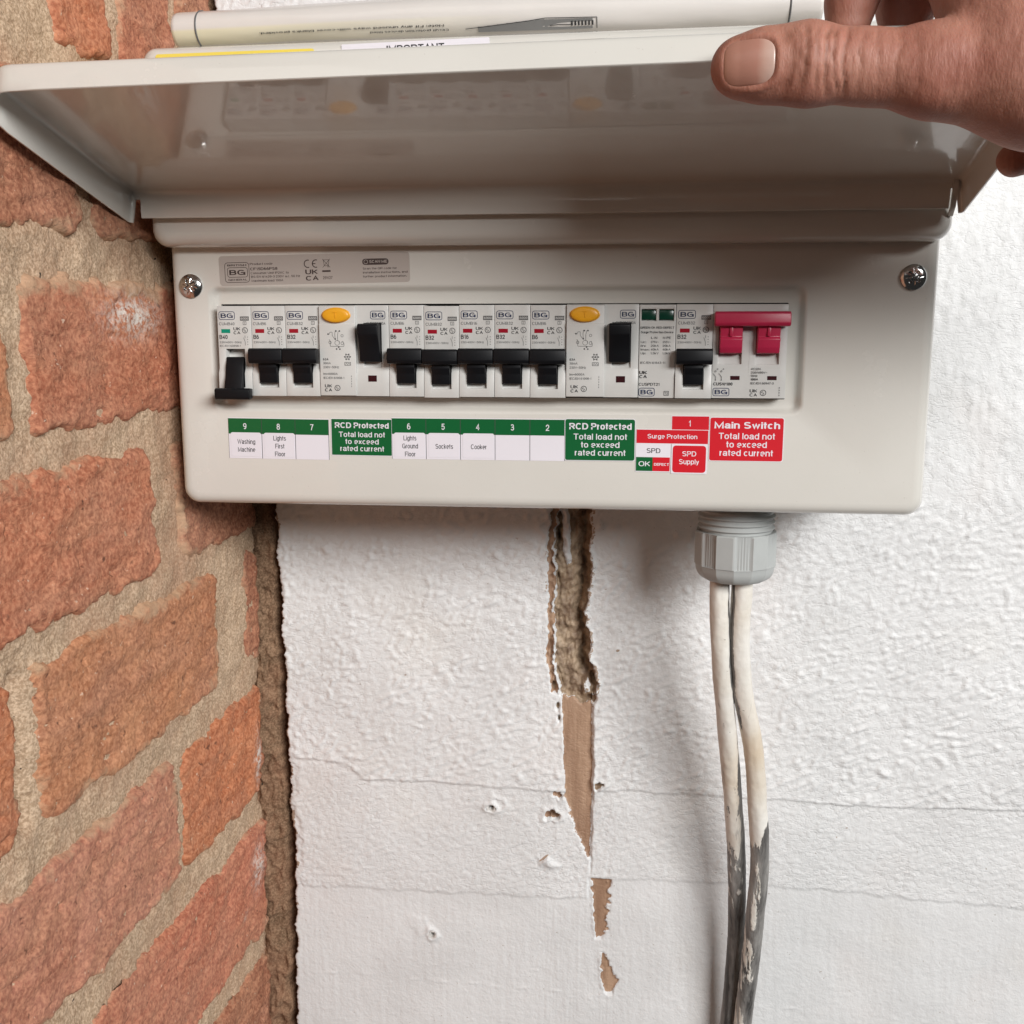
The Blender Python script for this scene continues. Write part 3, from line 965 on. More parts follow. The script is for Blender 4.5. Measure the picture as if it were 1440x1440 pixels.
nr, nc = U.shape
P = np.stack([U, WY - H, W], -1)
back = P[:, :1].copy()
back[..., 1] = WY + 14
back[..., 0] += 1.5
P = np.concatenate([back, P], 1)
ext = lambda A: np.concatenate([A[:, :1], A], 1)
bare, deep, stain = ext(bare), ext(deep), ext(stain)
bare[:, 0] = 1
pl = np_mesh('plaster', P.reshape(-1, 3), grid_faces(nr, nc + 1), 'plaster', {'bare': bare, 'deep': deep, 'stain': stain, 'relief': ext(up)})
child_of(pl, wall)
for (px, pz) in ((123.3, -276.2), (82.9, -369.6)):
    mb = MB()
    loops = []
    for r, y in ((3.1, WY + 3), (3.1, WY - 1.0), (2.8, WY - 1.5), (2.0, WY - 1.3), (1.75, WY - .6), (1.7, WY + 4)):
        loops.append([(px + r * math.cos(t), y + .25 * math.sin(3 * t), pz + r * math.sin(t)) for t in [2 * math.pi * i / 20 for i in range(20)]])
    loft(mb, loops, 'plug')
    loft(mb, [[(px + 1.75 * math.cos(t), WY + 3.5, pz + 1.75 * math.sin(t)) for t in [2 * math.pi * i / 20 for i in range(20)]]] * 1 + [[(px, WY + 3.6, pz)] * 20], 'body_in')
    child_of(mb.build('wall_plug', None, 40), wall)

# ------------------------------------------------------------------ brick wall (turned a little open from the corner)
SL = 0.0437
bw = thing('brick_wall', 'bare old red brick wall with sandy mortar, meeting the white wall at the corner', 'wall', loc=(-40, WY, -600))


def bplane(y, z, n):
    n = n + (2.4 * perlin(z / 22, z * 0 + 1, 151) + 1.3 * perlin(z / 6, y / 6, 152)) * np.exp(-np.maximum(WY + 4 - y, 0) / 9.0) - 4.0 * sstep(WY - 5, WY + 8, y)
    return np.stack([brick_base(z) + (y - WY) * SL + n, y, z], -1)


ys = np.arange(-380, WY + 16, 1.5)
zs = np.arange(-600, 330, 1.5)
Yg, Zg = np.meshgrid(ys, zs)
mh = -1.5 + 1.7 * fbm(Yg / 24, Zg / 24, 101, 4) + 0.7 * perlin(Yg / 3.2, Zg / 3.2, 107)
gap = np.exp(-((Yg + 134) / 4.0) ** 2) * sstep(-178, -170, Zg) * sstep(-103, -111, Zg)
mh -= gap * 11
mh += 2.4 * np.exp(-(((Yg - 92) / 22) ** 2 + ((Zg + 140) / 40) ** 2))
mort = np_mesh('mortar', bplane(Yg, Zg, mh).reshape(-1, 3), grid_faces(*Yg.shape)[:, ::-1], 'mortar')
child_of(mort, bw)

random.seed(5)
BR = [  # z0, z1, [(y0, y1, colour, smear, lime)]
    (245, 313, [(-380, -175, 0), (-160, -50, 2), (-34, 118, 1)]),
    (158, 229, [(-380, -215, 1), (-200, -96, 6), (-56, -10, 5), (2, 60, 1), (73, 117, 3)]),
    (77, 142, [(-300, -158, 1), (-142, -58, 3), (-42, 64, 3), (80, 117, 3)]),
    (-9, 56, [(-380, -240, 2), (-224, -122, 4), (-106, 112, 7)]),
    (-91, -26, [(-380, -246, 1), (-229, -13, 0), (16, 117, 3)]),
    (-177, -106, [(-380, -262, 0), (-247, -142, 5), (-126, 55, 4), (96, 117, 3)]),
    (-267, -198, [(-380, -232, 2), (-216, -4, 6), (6, 116, 5)]),
    (-367, -291, [(-380, -234, 1), (-220, -114, 4), (-98, 117, 0)]),
    (-470, -387, [(-380, -206, 0), (-190, 6, 4), (24, 117, 3)]),
    (-560, -486, [(-380, -150, 6), (-134, 80, 0)]),
]
PAL = [(0.56, 0.190, 0.105), (0.53, 0.190, 0.110), (0.50, 0.225, 0.130), (0.31, 0.130, 0.075), (0.55, 0.250, 0.130), (0.57, 0.180, 0.072), (0.53, 0.255, 0.170), (0.51, 0.180, 0.100)]
SMEAR = {3: 0.16, 4: 0.24, 6: 0.22, 2: 0.18, 0: .06, 1: .08, 7: .04, 5: .03}
for bi, (z0, z1, row) in enumerate(BR):
    for bj, (y0, y1, ci) in enumerate(row):
        vis = y1 > -190
        st = 1.6 if vis else 4.0
        yy = np.linspace(y0 - 3, y1 + 3, max(6, int((y1 - y0 + 6) / st)))
        zz = np.linspace(z0 - 3, z1 + 3, max(6, int((z1 - z0 + 6) / st)))
        Yb, Zb = np.meshgrid(yy, zz)
        sd = 200 + bi * 9 + bj
        dd = np.minimum(np.minimum(Yb - y0, y1 - Yb), np.minimum(Zb - z0, z1 - Zb))
        # rounded corners
        dx_ = np.minimum(Yb - y0, y1 - Yb)
        dz_ = np.minimum(Zb - z0, z1 - Zb)
        rc = 7.0
        cor = rc - np.hypot(np.maximum(rc - dx_, 0), np.maximum(rc - dz_, 0))
        dd = np.minimum(dd, np.where((dx_ < rc) & (dz_ < rc), cor, dd))
        dd = dd + 3.0 * perlin(Yb / 21, Zb / 21, sd) + 2.0 * perlin(Yb / 9, Zb / 9, sd + 8) + 1.3 * perlin(Yb / 4, Zb / 4, sd + 1)
        n = 1.5 + 1.0 * fbm(Yb / 40, Zb / 26, sd + 2, 4) + 0.45 * perlin(Yb / 4.5, Zb / 2.6, sd + 3) + 1.3 * perlin(Yb / 15, Zb / 9, sd + 5) - 0.9 * np.maximum(0, 0.10 - np.abs(perlin(Yb / 26, Zb / 9, sd + 7))) * 10
        pits = np.maximum(0, perlin(Yb / 7, Zb / 5, sd + 4) - 0.50) * 7.5
        n = n - pits
        n = n - 7.0 * (1 - sstep(-3.4, 1.5, dd))
        if bi == 5 and bj == 2:                 # open perished perpend at the end of this brick
            n = n - 4 * sstep(-119, -126, Yb) * (1 + .8 * perlin(Yb / 9, Zb / 1.8, 3))
        sm = np.clip(0.30 - dd / 22, -0.6, 0.6) + SMEAR.get(ci, 0.0) + 0.15 * perlin(Yb / 30, Zb / 20, sd + 6)
        if bi == 3 and bj == 2:                 # mortar smeared over the top of this brick
            sm = sm + 0.55 * sstep(34, 52, Zb + 8 * perlin(Yb / 14, Zb / 14, 9)) - .1
        lime = np.zeros_like(Yb)
        if bi == 6 and bj == 2:
            lime = np.exp(-(((Yb - 107) / 5) ** 2 + ((Zb + 245) / 16) ** 2))
        if bi == 7 and bj == 2:
            lime = np.maximum(0.8 * np.exp(-(((Yb - 103) / 9) ** 2 + ((Zb + 318) / 14) ** 2)), 1.4 * np.exp(-(((Yb - 78) / 2.2) ** 2 + ((Zb + 340) / 3) ** 2)))
        if bi == 3 and bj == 2:
            lime = np.exp(-(((Yb + 20) / 24) ** 2 + ((Zb - 40) / 9) ** 2))
        o = np_mesh('brick', bplane(Yb, Zb, n).reshape(-1, 3), grid_faces(*Yb.shape)[:, ::-1], 'brick', {'smear': sm, 'lime': lime})
        c = PAL[ci]
        k = random.uniform(0.93, 1.07)
        o.color = (c[0] * k, c[1] * k * random.uniform(.95, 1.06), c[2] * k * random.uniform(.92, 1.08), 1)
        child_of(o, bw)
# ragged masonry left showing between the bricks and the edge of the plaster
xs_ = np.arange(-62, 12, 0.9)
zs_ = np.arange(-600, 330, 1.3)
Xg, Zg = np.meshgrid(xs_, zs_)
gapx = edge_x(Zg) - 4.5 + 2.5 * perlin(Zg / 16, Zg * 0, 141) + 1.2 * perlin(Zg / 4, Zg * 0, 142)
dep = 2.0 + 13 * sstep(-2.5, 2.0, Xg - gapx) + 2.6 * fbm(Xg / 13, Zg / 24, 131, 5, .55) + 3.2 * np.abs(perlin(Xg / 8, Zg / 11, 135)) + 1.2 * perlin(Xg / 3, Zg / 4, 136) - 3.0 * np.exp(-((Xg + 30) / 6) ** 2)
crs = np_mesh('exposed_masonry', np.stack([Xg, WY + dep, Zg], -1).reshape(-1, 3), grid_faces(*Xg.shape), 'crumble')
child_of(crs, bw)

# ------------------------------------------------------------------ consumer unit
cu = thing('consumer_unit', 'cream metal fuse box on the white wall with its lid held open', 'fuse box')

mb = MB()
bbox(mb, -23, 350, 24.5, 117, -55, 163, 'powder', 3.0, 3)
mb.build('enclosure', cu, 40)

# front cover with its pressed recess and the breaker opening
FX0, FX1, FZ0, FZ1 = -25.6, 352.9, -57.5, 84.0
mb = MB()
NS = 8
loops = []
for ins, y, r in ((0, 26, 8), (0, 12, 8), (0.0, 9.6, 8), (0.35, 7.7, 8), (1.25, 6.0, 7.4), (2.6, 4.8, 6.6), (4.3, 4.15, 5.6), (6.2, 4.0, 4.6)):
    loops.append([(x, y, z) for x, z in rrect(FX0 + ins, FX1 - ins, FZ0 + ins, FZ1 - ins, r, NS)])
RX0, RX1, RZ0, RZ1 = -5.0, 291.8, -7.6, 54.2
for ins, y in ((-1.2, 4.0), (-0.3, 4.25), (0.6, 5.2), (1.5, 7.2), (2.3, 8.3), (3.4, 8.7)):
    loops.append([(x, y, z) for x, z in rrect(RX0 + ins, RX1 - ins, RZ0 + ins, RZ1 - ins, max(5.0 - ins * .6, 2), NS)])
for ins, y in ((0, 8.7), (0.0, 9.0), (0.0, 10.7)):
    loops.append([(x, y, z) for x, z in rrect(-0.9 + ins, 284.2 - ins, -0.8 + ins, 45.9 - ins, 0.4, NS)])
loft(mb, loops, 'powder')
mb.build('front_cover', cu, 35)
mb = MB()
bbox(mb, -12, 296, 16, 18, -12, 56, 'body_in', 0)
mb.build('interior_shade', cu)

# upper part of the casing above the hinge
mb = MB()
loops = []
for ins, y in ((0, 26), (0, -2.5), (0.3, -4.8), (1.2, -7.0), (2.6, -8.8), (4.6, -9.8), (6.8, -10.0)):
    loops.append([(x, y, z + (0.0085 * (x + 22) if z > 120 else 0)) for x, z in rrect(-29.2 + ins, 354.4 - ins, 73.6 + ins, 167.4 - ins, (8 - ins * .4, 8 - ins * .4, 7 - ins * .4, 7 - ins * .4), NS)])
loft(mb, loops, 'powder', cap1=True)
loops = [[(x, y, z + (0.0085 * (x + 22) if z > 120 else 0)) for x, z in rrect(-29.2, 354.4, 84.6, 167.4, 5, NS)] for y in (26.2, 116)]
loft(mb, loops, 'powder', cap1=False)
mb.build('upper_casing', cu, 35)


# lid: a shallow tray hinged above the front cover
def lid_pt(x, s, n):
    a_ = math.radians(14.3 + (x + 33) / 388 * 2.9)
    return (x, -12.2 - s * math.cos(a_) - n * math.sin(a_), 99.0 + s * math.sin(a_) - n * math.cos(a_))


LX0, LX1, LS1 = -36.0, 355.6, 121.5
base = rrect(LX0, LX1, 0.0, LS1, (2.5, 2.5, 11, 11), NS)
nb = len(base)
ctr = [(min(max(x, LX0 + 60), LX1 - 60), 60.0) for x, s in base]


def lid_depth(x, s):
    side = min(x - LX0, LX1 - x)
    front = LS1 - s
    d = 14.8
    if front < 13:
        d = 14.8 - 8.2 * float(sstep(13, 2, front))
    if s < 0.6 and side > 2.6:
        d = 3.2 + 9.4 * float(sstep(5.6, 6.9, side))
    return d


def inset(lp, d):
    out = []
    n_ = len(lp)
    for i in range(n_):
        ax, az = lp[i - 1]
        bx, bz = lp[(i + 1) % n_]
        tx, tz = bx - ax, bz - az
        L = math.hypot(tx, tz) or 1
        out.append((lp[i][0] - tz / L * d, lp[i][1] + tx / L * d))
    return out


# more points along the long edges so that the twist reads smoothly
def densify(lp, step):
    out = []
    for i in range(len(lp)):
        a_, b_ = lp[i], lp[(i + 1) % len(lp)]
        L = math.hypot(b_[0] - a_[0], b_[1] - a_[1])
        k = max(1, int(L / step))
        out += [(a_[0] + (b_[0] - a_[0]) * j / k, a_[1] + (b_[1] - a_[1]) * j / k) for j in range(k)]
    return out


base = densify(base, 6.0)
_e = [p for p in base if p[1] > 1e-6 or not (LX0 + 2.6 < p[0] < LX0 + 9 or LX1 - 9 < p[0] < LX1 - 2.6)]
_i = max(i for i, p in enumerate(_e) if abs(p[1]) < 1e-6 and p[0] <= LX0 + 2.6)
_e[_i + 1:_i + 1] = [(LX0 + k, 0.0) for k in (3.2, 4.6, 5.6, 6.0, 6.4, 6.9, 8)]
_j = min(i for i, p in enumerate(_e) if i > _i and abs(p[1]) < 1e-6 and p[0] >= LX1 - 2.6)
_e[_j:_j] = [(LX1 - k, 0.0) for k in (8, 6.9, 6.4, 6.0, 5.6, 4.6, 3.2)]
base = _e
dep_ = [lid_depth(x, s) for x, s in base]
mb = MB()
loops = []


def lid_loop(lp, ns):
    return [lid_pt(p[0], p[1], n_) for p, n_ in zip(lp, ns)]


N = len(base)


def shrink(lp, t):
    return [(x + (min(max(x, LX0 + 58), LX1 - 58) - x) * t, s + (60.7 - s) * t) for x, s in lp]


core_o = inset(base, 3.4)
for t in (0.999, 0.75, 0.5, 0.25, 0.08):
    loops.append(lid_loop(shrink(core_o, t), [-4.6] * N))
loops.append(lid_loop(core_o, [-4.6] * N))
for d, n_ in ((2.2, -4.45), (1.1, -3.9), (0.4, -3.0), (0.05, -1.6), (0.0, 2.2)):
    loops.append(lid_loop(inset(base, d), [n_] * N))
loops.append(lid_loop(base, dep_))
loops.append(lid_loop(inset(base, 0.35), [d + .35 for d in dep_]))
loops.append(lid_loop(inset(base, 0.95), [d + .35 for d in dep_]))
loops.append(lid_loop(inset(base, 1.25), dep_))
for d, n_ in ((1.25, 2.6), (1.5, 1.3), (2.2, .45), (3.2, 0.08), (4.2, 0.0)):
    loops.append(lid_loop(inset(base, d), [n_] * N))
core_i = inset(base, 4.2)
for t in (0.08, 0.25, 0.5, 0.75, 0.999):
    loops.append(lid_loop(shrink(core_i, t), [0.0] * N))
loft(mb, loops, 'powder', flip=False)
lid = mb.build('lid', cu, 45)
lid['label'] = 'hinged cream metal lid swung up with its glossy inside showing'
for x in (-12.5, 333.0):                      # fixing holes in the hinge flap
    mb = MB()
    cy = -12.2 - math.sin(math.radians(14.3)) * 4.5 - .35
    cz = 99 - 4.4 if x < 0 else 92.5
    p0 = lid_pt(x, 0, 4.4 if x < 0 else 7.5)
    loft(mb, [[(x + r * 1.2 * math.cos(t), p0[1] - 0.12 - .05 * (2 - r), p0[2] + r * math.sin(t)) for t in [2 * math.pi * i / 14 for i in range(14)]] for r in (1.5, 1.1, .01)], 'body_in')
    o = mb.build('fixing_hole', lid, 30)
mb = MB()
loops = []
for k, (y, z, w) in enumerate(((-10, 84, 2.0), (-13.5, 88, 2.2), (-15.2, 94, 2.4), (-15.0, 99, 2.2), (-13, 102, 1.4))):
    loops.append([(351.6 - w / 2, y - .5, z), (351.6 + w / 2, y - .5, z), (351.6 + w / 2, y + .8, z + .3), (351.6 - w / 2, y + .8, z + .3)])
loft(mb, loops, 'powder', True, True)
mb.build('hinge_tab', lid, 60)

# stickers on the upper casing
Y_UP = -10.05
mb = MB()
sh = Sheet(mb, -20, 138, Y_UP, 0.5)
sh.slab(0, 78, 0, 25.0, 'lab_yellow', 0.15, 1.2)
sh.text('WARNING', 39, 14, 6, 'ink', 'c', True, lift=.2)
mb.build('yellow_sticker', cu)
mb = MB()
sh = Sheet(mb, 71.5, 136, Y_UP, 1.1)
sh.slab(0, 70, 0, 29.0, 'lab_white', 0.15, .5)
sh.text('IMPORTANT', 21.5, 24.3, 3.2, 'ink', 'l', True, width=27.3, lift=.2)
mb.build('notice_sticker', cu)

# cover screws
def screw(cx, cz, rot):
    mb = MB()
    nr_, na = 15, 72
    vs, fs = [(cx, 1.1, cz)], []
    for i in range(1, nr_ + 1):
        r = 6.0 * i / nr_
        for j in range(na):
            t = 2 * math.pi * j / na
            x, z = r * math.cos(t), r * math.sin(t)
            h = 2.7 * math.sqrt(max(0, 1 - (r / 6.25) ** 2)) + 0.3
            c_, s_ = math.cos(rot), math.sin(rot)
            xx, zz = x * c_ + z * s_, -x * s_ + z * c_
            cross = max(float(sstep(0.75, .35, abs(xx))) * float(sstep(3.6, 2.9, abs(zz))), float(sstep(.75, .35, abs(zz))) * float(sstep(3.6, 2.9, abs(xx))))
            d1, d2 = abs(xx - zz) / 1.414, abs(xx + zz) / 1.414
            tick = max(float(sstep(.28, .1, d1)), float(sstep(.28, .1, d2))) * float(sstep(4.4, 3.9, r)) * float(sstep(1.2, 1.6, r))
            h -= 1.5 * cross + 0.25 * tick
            vs.append((cx + x, 4.0 - h, cz + z))
    vs[0] = (cx, 4.0 - 1.5, cz)
    for j in range(na):
        fs.append((0, 1 + j, 1 + (j + 1) % na))
    for i in range(nr_ - 1):
        for j in range(na):
            a_, b_ = 1 + i * na + j, 1 + i * na + (j + 1) % na
            fs.append((a_, a_ + na, b_ + na, b_))
    o = len(vs)
    vs += [(cx + 6.0 * math.cos(2 * math.pi * j / na), 4.3, cz + 6.0 * math.sin(2 * math.pi * j / na)) for j in range(na)]
    L = 1 + (nr_ - 1) * na
    for j in range(na):
        fs.append((L + j, o + j, o + (j + 1) % na, L + (j + 1) % na))
    mb.add(vs, fs, 'chrome')
    return mb.build('cover_screw', cu, 40)


screw(-14.3, 54.9, 0.55)['label'] = 'chromed cross-head screw beside the rating plate'
screw(340.6, 57.6, 0.85)['label'] = 'chromed cross-head screw at the right end of the cover'

# rating plate
mb = MB()
sh = Sheet(mb, 0.7, 69.6, 4.0, 0.9)
sh.slab(0, 98, -14.6, 0, 'plate', 0.12, 1.6)
K = 'ink_plate'
q = lambda cx, cy: ((cx - 50) * .0742, -(cy - 25) * .0645)
def plate_text(s, cx, cy, h, w=None, bold=False, key=K):
    x, z = q(cx, cy)
    sh.text(s, x, z - h / 2, h, key, 'l', bold, width=w, lift=.16)
a0, b0 = q(88, 230), q(262, 75)
sh.ring(a0[0], b0[0], a0[1], b0[1], 1.6, .28, K, .16)
a0, b0 = q(106, 190), q(250, 113)
sh.ring(a0[0], b0[0], a0[1], b0[1], 1.2, .28, K, .16)
plate_text('BG', 120, 152, 2.5, 8.4, True)
plate_text('BRITISH', 108, 97, .95, 10.0, True)
plate_text('GENERAL', 110, 208, .95, 10.0, True)
plate_text('Product code', 268, 90, 1.05, 11.8)
plate_text('CF15D66PS8', 268, 128, 1.35, 14.2, True)
plate_text('Consumer Unit IP2XC to', 270, 160, 1.1, 19.8)
plate_text('BS EN 61439-3 230V a.c. 50 Hz', 272, 188, 1.1, 25.5)
plate_text('Maximum load 100A', 274, 218, 1.1, 16.5)
x, z = q(672, 98); sh.circ(x, z, 2.05, .48, K, .16, 14, 70, 290)
x, z = q(728, 98); sh.circ(x, z, 2.05, .48, K, .16, 14, 70, 290)
sh.rect(x - 1.8, x - .2, z - .22, z + .22, K, .16)
plate_text('UK', 652, 160, 2.3, 6.4, True)
plate_text('CA', 654, 208, 2.3, 6.6, True)
x, z = q(800, 98)
sh.line([(x - 1.5, z + 1.7), (x - 1, z - 1.2), (x + 1, z - 1.2), (x + 1.5, z + 1.7), (x - 1.5, z + 1.7)], .2, K, .16)
sh.line([(x - 1.9, z + 2.1), (x + 1.9, z - 2.0)], .2, K, .16)
sh.line([(x + 1.9, z + 2.1), (x - 1.9, z - 2.0)], .2, K, .16)
sh.circ(x + .9, z - 1.6, .4, .15, K, .16, 10)
x0, z0 = q(770, 163); x1, z1 = q(828, 150)
sh.rect(x0, x1, z0, z1, K, .16)
plate_text('25W27', 772, 207, 1.4, 5.0)
x0, z0 = q(1048, 117); x1, z1 = q(1228, 70)
sh.rect(x0, x1, z0, z1, K, .16, 1.4)
sh.text('SCAN ME', x0 + 3.6, z0 + .9, 1.35, 'plate', 'l', True, width=9, lift=.2)
sh.circ(x0 + 1.8, (z0 + z1) / 2, 1.1, .25, 'plate', .2, 12)
plate_text('Scan the QR code for', 1050, 144, 1.0, 17.2)
plate_text('installation instructions, and', 1050, 174, 1.0, 22.6)
plate_text('further product information.', 1050, 204, 1.0, 22.2)
mb.build('rating_plate', cu)

# ---- breakers
PITCH = 17.7


def device_body(W_, slots, rows, proud=None):
    """front panel as a grid of cells with slots cut out; rows [(z, y)] top to bottom; slots [(x0, x1, ztop, zbot, ytop, ybot)]"""
    bm = bmesh.new()
    xs = sorted({0.12, W_ - 0.12} | {s[0] for s in slots} | {s[1] for s in slots})
    zl = sorted({r[0] for r in rows} | {s[2] for s in slots} | {s[3] for s in slots}, reverse=True)
    rz = [r[0] for r in rows][::-1]
    ry = [r[1] for r in rows][::-1]
    Y = lambda z: float(np.interp(z, rz, ry))
    vt = {}
    def V(x, y, z):
        k = (round(x, 3), round(y, 3), round(z, 3))
        if k not in vt:
            vt[k] = bm.verts.new((x, y, z))
        return vt[k]
    for i in range(len(xs) - 1):
        for j in range(len(zl) - 1):
            xa, xb, za, zb = xs[i], xs[i + 1], zl[j], zl[j + 1]
            if any(s[0] <= xa + 1e-6 and xb <= s[1] + 1e-6 and za <= s[2] + 1e-6 and zb >= s[3] - 1e-6 for s in slots):
                continue
            bm.faces.new((V(xa, Y(zb), zb), V(xb, Y(zb), zb), V(xb, Y(za), za), V(xa, Y(za), za)))
    for (xa, xb, zt, zb, yt, yb) in slots:
        lv = [z for z in zl if zb - 1e-6 <= z <= zt + 1e-6]
        yd = lambda z: yb + (yt - yb) * (z - zb) / (zt - zb)
        for j in range(len(lv) - 1):
            za, zc = lv[j], lv[j + 1]
            bm.faces.new((V(xa, yd(zc), zc), V(xb, yd(zc), zc), V(xb, yd(za), za), V(xa, yd(za), za)))
            bm.faces.new((V(xa, Y(zc), zc), V(xa, yd(zc), zc), V(xa, yd(za), za), V(xa, Y(za), za)))
            bm.faces.new((V(xb, yd(zc), zc), V(xb, Y(zc), zc), V(xb, Y(za), za), V(xb, yd(za), za)))
        bm.faces.new((V(xa, Y(zt), zt), V(xa, yd(zt), zt), V(xb, yd(zt), zt), V(xb, Y(zt), zt)))
        if yd(zb) > Y(zb) + 1e-3:
            bm.faces.new((V(xa, yd(zb), zb), V(xa, Y(zb), zb), V(xb, Y(zb), zb), V(xb, yd(zb), zb)))
    YB = 15.5
    for j in range(len(zl) - 1):
        za, zb = zl[j], zl[j + 1]
        for x in (xs[0], xs[-1]):
            bm.faces.new((V(x, YB, za), V(x, Y(za), za), V(x, Y(zb), zb), V(x, YB, zb)))
    for z in (zl[0], zl[-1]):
        for i in range(len(xs) - 1):
            bm.faces.new((V(xs[i], YB, z), V(xs[i + 1], YB, z), V(xs[i + 1], Y(z), z), V(xs[i], Y(z), z)))
    bmesh.ops.recalc_face_normals(bm, faces=bm.faces)
    es = [e for e in bm.edges if len(e.link_faces) == 2 and e.calc_face_angle(0) > math.radians(40)]
    bmesh.ops.bevel(bm, geom=es, offset=0.28, offset_type='OFFSET', segments=2, profile=0.5, affect='EDGES', clamp_overlap=True)
    return bm


MROWS = [(45, 0.0), (23.5, 0.0), (14, -0.1), (11.4, -1.5), (0, -1.7)]
FACE = 0.0


def mcb_body_mesh():
    mb = MB()
    from_bm(mb, device_body(PITCH, [(3.9, 13.8, 23.6, 4.2, 6.5, 0.6)], MROWS), 'grey_plastic')
    return mb


def mcb_toggle(on):
    mb = MB()
    if on:
        prism_x(mb, [(5, 19), (-4.2, 19), (-4.6, 14.5), (-3.1, 11.5), (-2.7, 6.6), (4.5, 6.2)], 4.2, 13.35, 'black_plastic', .35, 2, 15)
        prism_x(mb, [(-2.0, 23.6), (-6.2, 24.1), (-7.6, 23.3), (-7.9, 18.2), (-7.0, 16.6), (-2.3, 16.2)], 0.15, PITCH - .15, 'black_plastic', .45, 2, 20)
    else:
        prism_x(mb, [(5, 19.3), (-0.6, 19.6), (-2.6, 14), (-3.4, 10), (-6.0, 3.5), (-3, 2.0), (4, 4.6)], 4.2, 13.35, 'black_plastic', .35, 2, 15)
        prism_x(mb, [(-2.4, 3.7), (-6.8, 4.2), (-8.2, 3.2), (-8.0, -.6), (-7.2, -1.6), (-2.6, -1.3)], -0.3, PITCH + .3, 'black_plastic', .5, 2, 20)
    return mb


def mcb_print(code, rate, indicator, off):
    mb = MB()
    s = Sheet(mb, 0, 0, FACE)
    s.bg(0.9, 9.3, 38.1, 42.3)
    s.text(code, 0.9, 35.4, 1.45, 'ink_grey', width=min(9.0, .2 + 1.32 * len(code)))
    s.rect(12.0, 16.6, 37.7, 39.8, 'ink_grey')
    s.text('6000', 12.4, 38.2, 1.1, 'grey_plastic', width=3.8, lift=.08)
    s.ring(13.4, 15.2, 35.6, 37.3, .1, .22, 'ink_grey')
    s.text('3', 14.3, 36.0, .9, 'ink_grey', 'c')
    s.ukca(8.3, 11.9, 30.9, 34.5)
    s.smark(14.3, 32.9, 1.5)
    s.text(rate, 0.8, 28.5, 2.1, 'ink', bold=True)
    s.text('230/400V~50Hz', 0.8, 26.4, 1.0, 'ink_grey', width=11.6)
    if off:
        s.text('IEC/EN 60898-1', 0.8, 24.6, 1.0, 'ink_grey', width=11.0)
    s.sw(14.2, 25.3, 30.2)
    return mb


def window(mb, x0, x1, z0, z1, key, y=0.0):
    loft(mb, [[(x, yy, z) for x, z in rrect(x0 + i, x1 - i, z0 + i, z1 - i, .15, 2)] for i, yy in ((0, y - .03), (.18, y - .06), (.3, y - .05))], key, cap1=True)


proto_body = mcb_body_mesh().build('moulded_case', None, 35)
proto_on = mcb_toggle(True).build('toggle', None, 35)
me_body, me_on = proto_body.data, proto_on.data
me_off = mcb_toggle(False).build('toggle', None, 35)
m_off = me_off.data
for o in (proto_body, proto_on, me_off):
    bpy.data.objects.remove(o)


def link(name, me, parent):
    o = bpy.data.objects.new(name, me)
    COL.objects.link(o)
    o.parent = parent
    return o


MCBS = [(0, 'CUMB40', 'B40', True, 'washing machine', 'B40 breaker switched off with its black toggle down, above label 9'),
        (1, 'CUMB6', 'B6', False, '', 'B6 breaker switched on above label 8'),
        (2, 'CUMB32', 'B32', False, '', 'B32 breaker switched on above label 7, beside the left test button'),
        (5, 'CUMB6', 'B6', False, '', 'B6 breaker switched on above label 6'),
        (6, 'CUMB32', 'B32', False, '', 'B32 breaker switched on above label 5'),
        (7, 'CUMB16', 'B16', False, '', 'B16 breaker switched on above label 4'),
        (8, 'CUMB32', 'B32', False, '', 'B32 breaker switched on above label 3'),
        (9, 'CUMB6', 'B6', False, '', 'B6 breaker switched on above label 2'),
        (13, 'CUMB32', 'B32', False, '', 'B32 breaker switched on beside the red main switch')]
jz = {6: -.35, 7: .1, 5: .1, 0: -.1, 1: -.05, 8: .1, 9: .0, 13: .2, 2: 0}
for k, code, rate, off, _, lab in MCBS:
    root = part_empty('circuit_breaker', cu, (k * PITCH, random.uniform(-.1, .12), jz[k]), lab)
    link('moulded_case', me_body, root)
    link('toggle', m_off if off else me_on, root)
    mb = MB()
    window(mb, 1.9, 6.6, 31.5, 33.5, 'green_window' if off else 'red_window')
    mb.build('indicator', root)
    mcb_print(code, rate, None, off).build('print', root)

# residual current devices
RROWS = [(45, 0.0), (23.5, 0.0), (13.5, -0.1), (10.8, -1.2), (0, -1.4)]


